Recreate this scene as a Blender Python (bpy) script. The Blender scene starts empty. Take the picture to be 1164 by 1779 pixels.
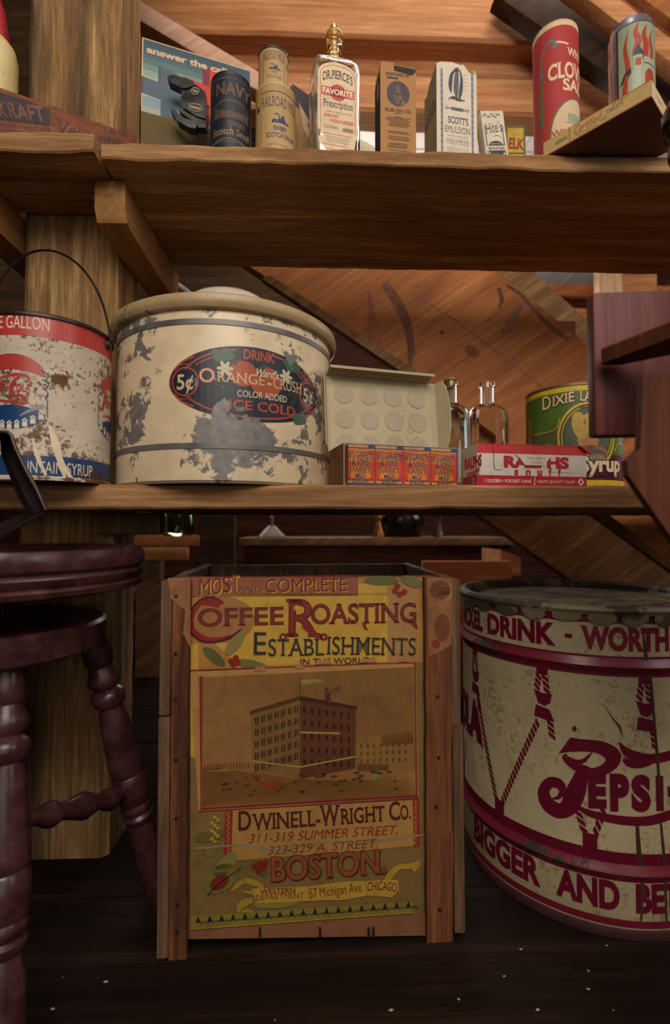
import bpy, bmesh, math, random
from mathutils import Vector, Matrix, noise
from mathutils.geometry import tessellate_polygon
S = bpy.context.scene
COL = S.collection
PI = math.pi
random.seed(7)

# ------------------------------------------------------------------ camera
F, EYE, PITCH, YAW = 870.0, Vector((0, 0, .55)), math.atan(28/870.0), math.radians(-2.0)
cd = bpy.data.cameras.new('camera')
cam = bpy.data.objects.new('camera', cd); COL.objects.link(cam)
cd.sensor_fit = 'VERTICAL'; cd.sensor_height = 36; cd.sensor_width = 36
cd.lens = F/1779*36; cd.clip_start = .02
cam.location = EYE; cam.rotation_euler = (PI/2+PITCH, 0, YAW)
cd.dof.use_dof = True; cd.dof.focus_distance = .78; cd.dof.aperture_fstop = 3.2
S.camera = cam

# ------------------------------------------------------------------ light
S.view_settings.view_transform = 'Standard'
S.view_settings.look = 'None'
S.view_settings.gamma = 1
S.view_settings.use_curve_mapping = False
S.view_settings.exposure = 0.12
S.cycles.use_denoising = True
S.cycles.max_bounces = 12
S.cycles.transmission_bounces = 12
W = bpy.data.worlds.new('world'); S.world = W; W.use_nodes = True
W.node_tree.nodes['Background'].inputs[0].default_value = (.9, .75, .6, 1)
W.node_tree.nodes['Background'].inputs[1].default_value = .02

def area(name, loc, target, sx, sy, power, color=(1, 1, 1)):
    l = bpy.data.lights.new(name, 'AREA'); l.shape = 'RECTANGLE'; l.size = sx; l.size_y = sy
    l.energy = power; l.color = color
    o = bpy.data.objects.new(name, l); COL.objects.link(o); o.location = loc
    o.rotation_euler = (Vector(target)-Vector(loc)).to_track_quat('-Z', 'Y').to_euler()
    return o
area('window_daylight', (.1, -.85, 1.80), (.02, .75, .80), 1.3, .9, 26, (1, .91, .8))
area('side_window_daylight', (1.9, -.5, 1.7), (.4, .8, .4), .7, .9, 7, (1, .93, .88))
area('back_room_daylight', (-.3, 3.3, 1.5), (0, 2.2, 2.5), 1.6, 1.0, 50, (1, .93, .88))
area('front_window_daylight', (.3, -2.8, 1.15), (.1, .8, .7), 2.6, 1.1, 13, (1, .9, .8))
area('rear_side_fill', (2.4, 1.7, 1.5), (0, 1.5, .5), .8, .8, 9, (1, .9, .8))  # added fill for the back floor, bench and crate inside; no window there
area('stair_well_fill', (.6, .95, 2.42), (.1, 1.25, 1.55), 1.6, .3, 8, (1, .9, .8))  # added light under the closed ceiling, over the stairs

# ------------------------------------------------------------------ basics
def lin(h):
    h = h.lstrip('#'); v = [int(h[i:i+2], 16)/255 for i in (0, 2, 4)]
    return tuple((c/12.92 if c <= .04045 else ((c+.055)/1.055)**2.4) for c in v)
def ray(px, py):
    d = Vector(((px-582)/F, 1, -(py-889.5)/F))
    return Matrix.Rotation(YAW, 3, 'Z') @ (Matrix.Rotation(PITCH, 3, 'X') @ d)
def A(px, py, Y):
    r = ray(px, py); return EYE + r*(Y/r.y)
BASE = {}
def thing(name, label, cat, loc, group=None):
    o = bpy.data.objects.new(name, None); COL.objects.link(o); o.location = loc
    o.empty_display_size = .02
    o['label'] = label; o['category'] = cat
    if group: o['group'] = group
    BASE[o] = Vector(loc); return o
def obj(name, bm, mats, parent=None, smooth=35, recalc=True, label=None):
    if recalc: bmesh.ops.recalc_face_normals(bm, faces=bm.faces)
    me = bpy.data.meshes.new(name); bm.to_mesh(me); bm.free()
    if not isinstance(mats, (list, tuple)): mats = [mats]
    for m in mats: me.materials.append(m)
    o = bpy.data.objects.new(name, me); COL.objects.link(o)
    if parent:
        o.parent = parent; b = BASE[parent]
        me.transform(Matrix.Translation(-b)); BASE[o] = b
    if smooth:
        me.shade_smooth(); me.set_sharp_from_angle(angle=math.radians(smooth))
    if label: o['label'] = label
    return o
def struct(name, bm, mats, **k):
    o = obj(name, bm, mats, **k); o['kind'] = 'structure'; return o
def solo(name, bm, mats, label, cat, group=None, **k):
    """a thing that is one mesh, origin moved to its base"""
    o = obj(name, bm, mats, **k)
    vs = [v.co for v in o.data.vertices]
    c = Vector(((min(v.x for v in vs)+max(v.x for v in vs))/2, (min(v.y for v in vs)+max(v.y for v in vs))/2, min(v.z for v in vs)))
    o.data.transform(Matrix.Translation(-c)); o.location = c; BASE[o] = c
    o['label'] = label; o['category'] = cat
    if group: o['group'] = group
    return o
NB = bmesh.new
def box(bm, x0, x1, y0, y1, z0, z1, bev=0, M=None, mi=0):
    vs = [bm.verts.new((x, y, z)) for x in (x0, x1) for y in (y0, y1) for z in (z0, z1)]
    fs = [bm.faces.new([vs[i] for i in q]) for q in ((0, 1, 3, 2), (4, 6, 7, 5), (0, 4, 5, 1), (2, 3, 7, 6), (0, 2, 6, 4), (1, 5, 7, 3))]
    for f in fs: f.material_index = mi
    if bev:
        es = list({e for f in fs for e in f.edges})
        r = bmesh.ops.bevel(bm, geom=es, offset=bev, segments=2, affect='EDGES', profile=.5)
        vs = list({v for f in r['faces'] for v in f.verts} | {v for v in vs if v.is_valid})
        for f in r['faces']: f.material_index = mi
    if M is not None:
        for v in vs: v.co = M @ v.co
    return vs
def board(bm, x0, x1, y0, y1, z0, z1, n=60, axis=0, amp=.0009, freq=40, seed=0, M=None):
    """sawn board: cut along its length, arrises worn and uneven"""
    lo = (x0, y0, z0); hi = (x1, y1, z1)
    a, b, c = axis, (axis+1) % 3, (axis+2) % 3
    tb = min(hi[b]-lo[b], hi[c]-lo[c])*.09
    ring = [(lo[b]+tb, lo[c]), (hi[b]-tb, lo[c]), (hi[b], lo[c]+tb), (hi[b], hi[c]-tb), (hi[b]-tb, hi[c]), (lo[b]+tb, hi[c]), (lo[b], hi[c]-tb), (lo[b], lo[c]+tb)]
    rows = []
    for i in range(n+1):
        t = lo[a]+(hi[a]-lo[a])*i/n; row = []
        for (p, q) in ring:
            co = [0, 0, 0]; co[a] = t; co[b] = p; co[c] = q; co = Vector(co)
            d = noise.noise_vector(co*freq+Vector((seed*7.3, 0, seed*3.1)))*amp + noise.noise_vector(co*6+Vector((seed, seed*2., 0)))*amp*.8
            d[a] = 0
            v = bm.verts.new(co+d)
            if M is not None: v.co = M @ v.co
            row.append(v)
        rows.append(row)
    for r0, r1 in zip(rows, rows[1:]):
        for k in range(8): bm.faces.new((r0[k], r0[(k+1) % 8], r1[(k+1) % 8], r1[k]))
    bm.faces.new(rows[0]); bm.faces.new(rows[-1][::-1])
def lathe(bm, prof, n=64, c=(0, 0, 0), M=None, mi=0, wob=0):
    """(radius, z) profile turned about z"""
    c = Vector(c); rings = []
    for r, z in prof:
        if r < 1e-6:
            p = c+Vector((0, 0, z)); rings.append([bm.verts.new(M @ p if M is not None else p)]); continue
        row = []
        for i in range(n):
            a = 2*PI*i/n
            rr = r*(1+wob*noise.noise((math.cos(a)*2, math.sin(a)*2, z*9)))
            p = c+Vector((rr*math.cos(a), rr*math.sin(a), z))
            row.append(bm.verts.new(M @ p if M is not None else p))
        rings.append(row)
    for a, b in zip(rings, rings[1:]):
        if len(a) == 1 and len(b) == 1: continue
        for i in range(n):
            j = (i+1) % n
            if len(a) == 1: f = bm.faces.new((a[0], b[i], b[j]))
            elif len(b) == 1: f = bm.faces.new((a[i], a[j], b[0]))
            else: f = bm.faces.new((a[i], a[j], b[j], b[i]))
            f.material_index = mi
def tube(bm, pts, r, n=10, closed=False):
    pts = [Vector(p) for p in pts]; rows = []; up = Vector((0, 0, 1)); N = len(pts)
    for i, p in enumerate(pts):
        t = (pts[min(i+1, N-1)]-pts[max(i-1, 0)]).normalized()
        s = t.cross(up)
        if s.length < .05: s = t.cross(Vector((0, 1, 0)))
        s.normalize(); u = s.cross(t); rr = r[i] if isinstance(r, (list, tuple)) else r
        rows.append([bm.verts.new(p+(s*math.cos(2*PI*k/n)+u*math.sin(2*PI*k/n))*rr) for k in range(n)])
    for a, b in zip(rows, rows[1:]):
        for k in range(n): bm.faces.new((a[k], a[(k+1) % n], b[(k+1) % n], b[k]))
    bm.faces.new(rows[0]); bm.faces.new(rows[-1][::-1])
def prism(bm, poly, d0, d1, fn):
    """outline poly [(a,b)] extruded from d0 to d1, fn(a,b,d)->point"""
    p0 = [bm.verts.new(fn(a, b, d0)) for a, b in poly]; p1 = [bm.verts.new(fn(a, b, d1)) for a, b in poly]
    n = len(poly)
    for i in range(n): bm.faces.new((p0[i], p0[(i+1) % n], p1[(i+1) % n], p1[i]))
    for t in tessellate_polygon([[Vector((a, b, 0)) for a, b in poly]]):
        bm.faces.new([p0[i] for i in t]); bm.faces.new([p1[i] for i in t])
def catmull(pts, n=8):
    out = []; P = [Vector(p) for p in pts]; P = [P[0]*2-P[1]]+P+[P[-1]*2-P[-2]]
    for i in range(1, len(P)-2):
        for k in range(n):
            t = k/n; a, b, c, d = P[i-1:i+3]
            out.append(.5*((2*b)+(c-a)*t+(2*a-5*b+4*c-d)*t*t+(3*b-a-3*c+d)*t**3))
    out.append(P[-2]); return out

# ------------------------------------------------------------------ materials
class N:
    def __init__(s, name):
        s.m = bpy.data.materials.new(name); s.m.use_nodes = True; s.t = s.m.node_tree
        s.b = s.t.nodes['Principled BSDF']; s.tc = s.t.nodes.new('ShaderNodeTexCoord')
    def new(s, k, **kw):
        n = s.t.nodes.new(k)
        for a, v in kw.items(): setattr(n, a, v)
        return n
    def link(s, a, b): s.t.links.new(a, b)
    def set(s, **k):
        for a, v in k.items():
            i = s.b.inputs[a.replace('_', ' ')]
            if hasattr(v, 'links') or isinstance(v, bpy.types.NodeSocket): s.link(v, i)
            else: i.default_value = (*v, 1) if isinstance(v, tuple) and len(v) == 3 else v
    def vec(s, scale=(1, 1, 1), rot=(0, 0, 0), loc=(0, 0, 0)):
        m = s.new('ShaderNodeMapping'); m.inputs['Scale'].default_value = scale; m.inputs['Rotation'].default_value = rot; m.inputs['Location'].default_value = loc
        s.link(s.tc.outputs['Object'], m.inputs[0]); return m.outputs[0]
    def noise(s, v, scale, detail=4, rough=.55, dist=0):
        n = s.new('ShaderNodeTexNoise'); n.inputs['Scale'].default_value = scale; n.inputs['Detail'].default_value = detail
        n.inputs['Roughness'].default_value = rough; n.inputs['Distortion'].default_value = dist
        s.link(v, n.inputs['Vector']); return n.outputs[0]
    def ramp(s, f, stops, mode='LINEAR'):
        r = s.new('ShaderNodeValToRGB'); r.color_ramp.interpolation = mode
        while len(r.color_ramp.elements) < len(stops): r.color_ramp.elements.new(.5)
        for e, (p, c) in zip(r.color_ramp.elements, stops):
            e.position = p; e.color = (*c, 1) if isinstance(c, tuple) else (c, c, c, 1)
        s.link(f, r.inputs[0]); return r.outputs[0]
    def mix(s, f, a, b, mode='MIX'):
        m = s.new('ShaderNodeMix', data_type='RGBA', blend_type=mode)
        for sock, v in ((m.inputs[0], f), (m.inputs[6], a), (m.inputs[7], b)):
            if isinstance(v, bpy.types.NodeSocket): s.link(v, sock)
            elif isinstance(v, tuple): sock.default_value = (*v, 1)
            else: sock.default_value = v
        return m.outputs[2]
    def math(s, op, a, b=0.):
        m = s.new('ShaderNodeMath', operation=op)
        for sock, v in ((m.inputs[0], a), (m.inputs[1], b)):
            if isinstance(v, bpy.types.NodeSocket): s.link(v, sock)
            else: sock.default_value = v
        return m.outputs[0]
    def bump(s, h, strength=.3, dist=.002):
        b = s.new('ShaderNodeBump'); b.inputs['Strength'].default_value = strength; b.inputs['Distance'].default_value = dist
        s.link(h, b.inputs['Height']); s.link(b.outputs[0], s.b.inputs['Normal'])
def wood(name, dark, mid, light, axis=0, rot=(0, 0, 0), scale=1., rough=.75, stain=0., stainc='#2a1a10', saw=0., bump=.35, seed=0.):
    n = N(name); st = [9, 9, 9]; st[axis] = .55
    r1 = n.new('ShaderNodeMapping'); r1.inputs['Rotation'].default_value = rot; n.link(n.tc.outputs['Object'], r1.inputs[0])
    oi = n.new('ShaderNodeObjectInfo'); add = n.new('ShaderNodeVectorMath', operation='ADD')
    mu = n.math('MULTIPLY', oi.outputs['Random'], 13.); cb = n.new('ShaderNodeCombineXYZ')
    for i in range(3): n.link(mu, cb.inputs[i])
    n.link(r1.outputs[0], add.inputs[0]); n.link(cb.outputs[0], add.inputs[1])
    mp = n.new('ShaderNodeMapping'); mp.inputs['Scale'].default_value = tuple(k*scale for k in st); mp.inputs['Location'].default_value = (seed, seed*.7, seed*.3)
    n.link(add.outputs[0], mp.inputs[0]); v = mp.outputs[0]
    g = n.noise(v, 3.2, 8, .68, .6); f = n.noise(v, 17, 5, .7)
    c = n.ramp(g, [(.3, lin(dark)), (.5, lin(mid)), (.7, lin(light))])
    c = n.mix(n.ramp(f, [(.38, .55), (.6, 0.)]), c, lin(dark), 'MIX')
    if stain:
        sv = n.new('ShaderNodeMapping'); ss = [3.2, 3.2, 3.2]; ss[axis] = .45; sv.inputs['Scale'].default_value = ss; n.link(add.outputs[0], sv.inputs[0])
        sn = n.noise(sv.outputs[0], 4, 6, .6)
        c = n.mix(n.ramp(sn, [(.5, 0.), (.68, stain)]), c, lin(stainc))
    h = n.math('ADD', g, n.math('MULTIPLY', f, .5))
    if saw:
        w = n.new('ShaderNodeTexWave', wave_type='BANDS', bands_direction='DIAGONAL'); w.inputs['Scale'].default_value = 60; w.inputs['Distortion'].default_value = 9; w.inputs['Detail'].default_value = 2; w.inputs['Detail Scale'].default_value = .4
        n.link(r1.outputs[0], w.inputs[0]); wv = n.math('MULTIPLY', w.outputs['Fac'], n.noise(r1.outputs[0], 14, 3))
        c = n.mix(n.math('MULTIPLY', wv, saw), c, lin(light)); h = n.math('ADD', h, n.math('MULTIPLY', wv, saw*2.))
    n.set(Base_Color=c, Roughness=rough); n.b.inputs['Specular IOR Level'].default_value = .22
    n.bump(h, bump, .0015); return n.m
_ink = {}
def ink(h, rough=.65, wear=.16, metal=0., spec=.35):
    """printed or painted colour, aged: slightly uneven"""
    k = (h, rough, wear, metal)
    if k in _ink: return _ink[k]
    n = N('print_'+h.lstrip('#')); c = lin(h); v = n.vec()
    a = n.noise(v, 55, 6, .7); b = n.noise(v, 14, 3, .6)
    m = n.math('ADD', n.math('MULTIPLY', a, .6), n.math('MULTIPLY', b, .4))
    n.set(Base_Color=n.ramp(m, [(.3, tuple(x*(1-wear*2.2) for x in c)), (.52, c), (.75, tuple(min(1, x*(1+wear)+wear*.02) for x in c))]), Roughness=rough, Metallic=metal)
    n.b.inputs['Specular IOR Level'].default_value = spec
    _ink[k] = n.m; return n.m
def plain(name, h, rough=.5, metal=0., spec=.5, vary=.25, scale=30, coat=0.):
    n = N(name); c = lin(h); v = n.vec(); a = n.noise(v, scale, 6, .65)
    n.set(Base_Color=n.ramp(a, [(.3, tuple(x*(1-vary) for x in c)), (.7, tuple(min(1, x*(1+vary)) for x in c))]), Roughness=n.ramp(a, [(.3, max(.02, rough-.1)), (.7, min(1, rough+.12))]), Metallic=metal)
    n.b.inputs['Specular IOR Level'].default_value = spec; n.b.inputs['Coat Weight'].default_value = coat
    return n.m
def worn(name, base, under, amount=.5, scale=30, rough=.45, urough=.55, umetal=0., fine=.0, finec='#5a3516', center=None):
    """paint flaking or rusting through to what lies under it; center=(x,y,z,rx,ry,rz) adds one large bare patch"""
    n = N(name); v = n.vec()
    a = n.noise(v, scale, 9, .7, .4); b = n.noise(v, scale*.28, 3, .5)
    m = n.math('ADD', n.math('MULTIPLY', a, .6), n.math('MULTIPLY', b, .55))
    if center:
        for (x, y, z, rx, ry, rz, k) in center:
            mp = n.new('ShaderNodeMapping', vector_type='TEXTURE'); mp.inputs['Location'].default_value = (x, y, z); mp.inputs['Scale'].default_value = (rx, ry, rz)
            n.link(n.tc.outputs['Object'], mp.inputs[0]); l = n.new('ShaderNodeVectorMath', operation='LENGTH'); n.link(mp.outputs[0], l.inputs[0])
            m = n.math('ADD', m, n.math('MULTIPLY', n.ramp(l.outputs['Value'], [(0., 1.), (1., 0.)]), k))
    t = 1-amount
    mask = n.ramp(m, [(t, 0.), (t+.012, 1.)])
    u = lin(under); un = n.noise(v, 90, 4, .6)
    uc = n.ramp(un, [(.3, tuple(x*.72 for x in u)), (.7, tuple(x*1.25 for x in u))])
    bc = lin(base); dn = n.noise(v, 22, 6, .7)
    col = n.ramp(dn, [(.3, tuple(x*.8 for x in bc)), (.6, bc)])
    if fine:
        fn = n.noise(v, 160, 4, .6); fz = n.noise(v, 16, 4, .6)
        fm = n.math('ADD', n.math('MULTIPLY', fn, .55), n.math('MULTIPLY', fz, .5))
        col = n.mix(n.ramp(fm, [(1-fine, 0.), (1-fine+.06, .9)]), col, lin(finec))
    n.set(Base_Color=n.mix(mask, col, uc), Roughness=n.ramp(mask, [(0., rough), (1., urough)]), Metallic=n.ramp(mask, [(0., 0.), (1., umetal)]))
    n.bump(n.math('MULTIPLY', mask, -1.), .35, .0008); return n.m
def glass(name, tint, rough=.03):
    n = N(name); n.set(Base_Color=tint, Roughness=rough, Transmission_Weight=1.0, IOR=1.45); return n.m

# ------------------------------------------------------------------ printed art laid on a surface
class Plane:
    def __init__(s, p0, ex, ez=(0, 0, 1)):
        s.o = Vector(p0); s.x = Vector(ex).normalized(); s.z = Vector(ez).normalized(); s.n = s.x.cross(s.z)
        s.cyl = False
    def uv(s, px, py):
        r = ray(px, py); t = (s.o-EYE).dot(s.n)/r.dot(s.n); d = EYE+r*t-s.o
        return (d.dot(s.x), d.dot(s.z))
    def map(s, u, v, h): return s.o+s.x*u+s.z*v+s.n*h
class Cyl:
    def __init__(s, cx, cy, R, z0=0, facing=None):
        s.cx, s.cy, s.R, s.z0 = cx, cy, R, z0; s.cyl = True
        s.a0 = math.atan2(-cy, -cx) if facing is None else facing      # direction towards the room
    def uv(s, px, py):
        r = ray(px, py); a = r.x**2+r.y**2; b = -2*(r.x*s.cx+r.y*s.cy); c = s.cx**2+s.cy**2-s.R**2
        D = b*b-4*a*c
        t = (-b-math.sqrt(max(D, 0)))/(2*a); p = EYE+r*t
        w = math.atan2(p.y-s.cy, p.x-s.cx)-s.a0; w = (w+PI) % (2*PI)-PI
        return (w*s.R, p.z-s.z0)
    def map(s, u, v, h):
        w = s.a0+u/s.R; return Vector((s.cx+(s.R+h)*math.cos(w), s.cy+(s.R+h)*math.sin(w), s.z0+v))
_txt = {}
def text_mesh(string, bold=0., serif=0.):
    k = (string, bold, serif)
    if k in _txt: return _txt[k]
    cu = bpy.data.curves.new('lettering', 'FONT'); cu.body = string; cu.resolution_u = 4; cu.offset = bold; cu.fill_mode = 'FRONT'
    o = bpy.data.objects.new('lettering', cu); COL.objects.link(o)
    bpy.context.view_layer.update(); dg = bpy.context.evaluated_depsgraph_get()
    me = bpy.data.meshes.new_from_object(o.evaluated_get(dg))
    vs = [(v.co.x, v.co.y) for v in me.vertices]; fs = [tuple(p.vertices) for p in me.polygons]
    if serif and vs:
        cnt = {}
        for f in fs:
            for a, b in zip(f, f[1:]+f[:1]): e = (min(a, b), max(a, b)); cnt[e] = cnt.get(e, 0)+1
        cap = max(v[1] for v in vs)
        ys = [-bold, CAP+bold, .0, CAP] if True else []
        for (a, b), c in cnt.items():
            (x0, y0), (x1, y1) = vs[a], vs[b]
            if c == 1 and abs(y0-y1) < .004 and .03 < abs(x0-x1) < .2:
                lo = abs(y0) < .03; hi = abs(y0-CAP) < .03; xh = abs(y0-XH) < .02
                if not (lo or hi or xh): continue
                l, r = min(x0, x1), max(x0, x1); t = .055
                ya, yb = (y0, y0+t) if lo else (y0-t, y0)
                i = len(vs); vs += [(l-serif, ya), (r+serif if not xh else r, ya), (r+serif if not xh else r, yb), (l-serif, yb)]; fs.append((i, i+1, i+2, i+3))
    bpy.data.objects.remove(o); bpy.data.meshes.remove(me); bpy.data.curves.remove(cu)
    _txt[k] = (vs, fs); return vs, fs
CAP = XH = .7
_v, _ = text_mesh('H'); CAP = max(v[1] for v in _v)
_v, _ = text_mesh('x'); XH = max(v[1] for v in _v)
class Art:
    def __init__(s, surf, eps=.00006, base=.00028):
        s.s = surf; s.items = []; s.l = 0; s.eps = eps; s.base = base; s.cols = []
    def up(s): s.l += 1; return s
    def add(s, vs, fs, c):
        if c not in s.cols: s.cols.append(c)
        s.items.append((vs, fs, s.cols.index(c), s.l))
    def poly(s, pts, c, px=True):
        p = [s.s.uv(*q) for q in pts] if px else list(pts)
        s.add(p, [tuple(t) for t in tessellate_polygon([[Vector((a, b, 0)) for a, b in p]])], c)
    def rect(s, x0, y0, x1, y1, c): s.poly([(x0, y0), (x1, y0), (x1, y1), (x0, y1)], c)
    def uvrect(s, u0, v0, u1, v1, c): s.poly([(u0, v0), (u1, v0), (u1, v1), (u0, v1)], c, False)
    def ell(s, x, y, rx, ry, c, a0=0, a1=360, rot=0, n=40, px=True):
        pts = []
        for i in range(n+1 if a1-a0 < 360 else n):
            a = math.radians(a0+(a1-a0)*i/n); q, w = rx*math.cos(a), ry*math.sin(a); R = math.radians(rot)
            pts.append((x+q*math.cos(R)-w*math.sin(R), y+q*math.sin(R)+w*math.cos(R)))
        s.poly(pts, c, px)
    def pen(s, pts, w, c, smooth=True, px=True, n=8):
        """brush stroke through points; w one width or a width per point (in the units of the points)"""
        if isinstance(w, (int, float)): w = [w]*len(pts)
        P = catmull([(x, y, q) for (x, y), q in zip(pts, w)], n) if smooth else [Vector((x, y, q)) for (x, y), q in zip(pts, w)]
        Lf, Rt = [], []
        for i, p in enumerate(P):
            t = P[min(i+1, len(P)-1)]-P[max(i-1, 0)]; t.z = 0
            t = t.normalized() if t.length > 1e-9 else Vector((1, 0, 0)); m = Vector((-t.y, t.x, 0))*max(p.z, 0)/2
            Lf.append((p.x+m.x, p.y+m.y)); Rt.append((p.x-m.x, p.y-m.y))
        f = (lambda q: s.s.uv(*q)) if px else (lambda q: q)
        vs = [f(q) for q in Lf]+[f(q) for q in Rt]; k = len(P)
        s.add(vs, [(i, i+1, k+i+1, k+i) for i in range(k-1)], c)
    def ring(s, x, y, rx, ry, w, c, a0=0, a1=360, px=True, n=48):
        s.pen([(x+rx*math.cos(math.radians(a0+(a1-a0)*i/n)), y+ry*math.sin(math.radians(a0+(a1-a0)*i/n))) for i in range(n+1)], w, c, False, px)
    def frame(s, pts, w, c): s.pen(list(pts)+[pts[0]], w, c, False)
    def text(s, string, p0, p1, top, c, bold=.0, serif=0., arc=0., outline=None, ow=.03, shear=0., px=True, shadow=None, sh=.06):
        """baseline from pixel p0 to p1, capitals reaching row `top` above p0"""
        a = Vector(s.s.uv(*p0)) if px else Vector(p0); b = Vector(s.s.uv(*p1)) if px else Vector(p1)
        H = (s.s.uv(p0[0], top)[1]-a.y) if px else top
        def put(bo, col, dx=0, dy=0):
            vs, fs = text_mesh(string, bo, serif)
            if not vs: return
            x0 = min(v[0] for v in text_mesh(string, bold, serif)[0]); x1 = max(v[0] for v in text_mesh(string, bold, serif)[0])
            d = b-a; L = d.length; ex = d/L; ey = Vector((-ex.y, ex.x)) if not s.s.cyl else Vector((0, 1))
            k = H/CAP; out = []
            for x, y in vs:
                t = (x-x0)/(x1-x0)
                q = a+d*t+ey*(y*k+arc*H*(1-(2*t-1)**2))+ex*(shear*y*k)+Vector((dx, dy))*H
                out.append((q.x, q.y))
            s.add(out, fs, col)
        if shadow: put(bold, shadow, sh, -sh); s.up()
        if outline: put(bold+ow, outline); s.up()
        put(bold, c)
    def build(s, name, parent, step=None, mats=None, label=None, **k):
        bm = NB(); V = []
        for vs, fs, mi, l in s.items:
            bv = [bm.verts.new((x, y, l)) for x, y in vs]
            for f in fs:
                q = [bv[i] for i in f]
                if len(set(q)) < 3: continue
                try: bm.faces.new(q).material_index = mi
                except ValueError: pass
        if s.s.cyl:
            st = step or s.s.R*math.radians(3)
            xs = [v.co.x for v in bm.verts]; a = math.floor(min(xs)/st); b = math.ceil(max(xs)/st)
            for i in range(a, b+1):
                bmesh.ops.bisect_plane(bm, geom=bm.verts[:]+bm.edges[:]+bm.faces[:], plane_co=(i*st, 0, 0), plane_no=(1, 0, 0), dist=1e-7)
        for f in bm.faces:
            if f.normal.z < 0: f.normal_flip()
        for v in bm.verts: v.co = s.s.map(v.co.x, v.co.y, s.base+v.co.z*s.eps)
        m = [(mats[c] if mats and c in mats else ink(c, **k)) for c in s.cols]
        return obj(name, bm, m, parent, smooth=0, recalc=False, label=label)
def sq(seed, n, lo, hi):
    r = random.Random(seed); return [r.uniform(lo, hi) for _ in range(n)]
def smallprint(a, x0, y0, x1, rows, dy, c, h=2.2, seed=0, slope=0., ragged=.12):
    """lines of print too small to read, kept as rows of dashes"""
    r = random.Random(seed)
    for k in range(rows):
        y = y0+k*dy; x = x0+r.random()*ragged*(x1-x0)*.5; e = x1-r.random()*ragged*(x1-x0)
        while x < e:
            w = min(r.uniform(3, 9), e-x)
            if w > 1: a.rect(x, y+slope*(x-x0), x+w, y+h+slope*(x-x0), c)
            x += w+1.6

# ------------------------------------------------------------------ woods and metals
M_shelf = wood('sawn_shelf_wood', '#6c4a2e', '#a27850', '#cca274', 0, rough=.9, stain=.4, stainc='#5a3d22', saw=.05, bump=.7, seed=1.3)
M_post = wood('weathered_post_wood', '#4a3624', '#987248', '#cba672', 2, scale=1.15, rough=.88, stain=.85, stainc='#3a3026', saw=.1, seed=4.2)
M_cleat = wood('planed_cleat_wood', '#7d5530', '#a17443', '#b98b57', 1, seed=2.2)
M_stair = wood('stringer_wood', '#8a5230', '#b57242', '#cc8c58', 0, rot=(0, math.radians(36), 0), stain=.5, stainc='#5a3220', saw=.2, seed=5)
M_stair_dark = wood('old_stair_wood', '#5f452d', '#866542', '#a58257', 0, rot=(0, math.radians(36), 0), stain=.3, seed=6)
M_plank = wood('pine_plank_wood', '#9a623c', '#c58a5c', '#dba678', 0, scale=.8, stain=.3, stainc='#8a5432', seed=3)
M_floor = wood('dark_floor_wood', '#0f0906', '#21150d', '#38261a', 0, scale=.7, rough=.72, stain=.5, stainc='#0b0705', seed=8)
M_floor.node_tree.nodes['Principled BSDF'].inputs['Specular IOR Level'].default_value = .1
M_redwood = wood('red_painted_wood', '#4c2422', '#6c3836', '#7e4844', 2, rough=.5, bump=.15, seed=1)
M_brownwood = wood('brown_varnished_wood', '#452318', '#5f3322', '#744230', 2, rough=.45, bump=.15, seed=2)
M_bluewhite = plain('white_painted_lath', '#d8d2d6', .5, vary=.06)
M_stool = N('oxblood_gloss_paint'); _n = M_stool.noise(M_stool.vec(), 38, 5, .6)
M_stool.set(Base_Color=M_stool.ramp(_n, [(.35, lin('#301a1a')), (.6, lin('#4a292a')), (.8, lin('#62423d'))]), Roughness=M_stool.ramp(_n, [(.3, .24), (.7, .4)])); M_stool = M_stool.m
M_crate = wood('crate_pine', '#43261a', '#7d4a2c', '#a06a42', 2, scale=1.3, rough=.85, stain=.8, stainc='#3a2118', bump=.5, seed=9)
M_crate_grey = wood('weathered_crate_edge', '#4a3526', '#6e523c', '#8d6e50', 2, scale=1.4, stain=.6, stainc='#33231a', saw=.08, bump=.6, seed=11)
M_zinc_line = plain('zinc_band', '#6f6a68', .42, .35, vary=.2)
M_steel = plain('dark_steel_wire', '#2b2523', .4, .8)
M_iron = plain('dark_iron', '#3a2c2a', .38, .6, vary=.3)
M_black = plain('black_enamel', '#0d0c0d', .22, 0, .5, vary=.3)
M_white_wall = plain('white_ceiling_paint', '#cfc4bd', .7, vary=.05, scale=3)
M_dark_wall = wood('dark_panelling', '#2b150f', '#4a2519', '#6a3a28', 0, seed=12)
M_cardboard = plain('grey_board', '#a39377', .85, vary=.12, scale=12)
M_brass = plain('brass', '#a06a34', .35, .8)
M_cork = plain('cork', '#9b6a3c', .8, vary=.3, scale=120)

# ------------------------------------------------------------------ the setting
bm = NB()
for i in range(26):                                   # floor boards run along x
    y = -3+i*.27; board(bm, -2.6, 2.6, y+.0015, y+.2685, -.03, 0, n=40, amp=.0006, seed=i)
o = struct('floor', bm, M_floor)
bm = NB(); box(bm, -2.6, 2.6, -3, 4.1, 2.5, 2.56)
for i in range(9): box(bm, -2.6, 2.6, 1.6+i*.3, 1.604+i*.3, 2.495, 2.5)
for i in range(18): box(bm, -2.55+i*.3, -2.546+i*.3, 1.5, 4.0, 2.495, 2.5)
struct('ceiling', bm, M_white_wall)
bm = NB(); box(bm, -2.6, 2.6, 4.02, 4.1, 0, 2.5); struct('wall_back', bm, M_dark_wall)
bm = NB(); box(bm, -2.68, -2.6, -3, 4.1, 0, 2.5); struct('wall_left', bm, M_dark_wall)
bm = NB(); box(bm, 2.6, 2.68, -3, 4.1, 0, 2.5); struct('wall_right', bm, M_dark_wall)
bm = NB(); box(bm, -2.6, 2.6, -3.08, -3, 0, 2.5); struct('wall_front', bm, M_dark_wall)

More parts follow.
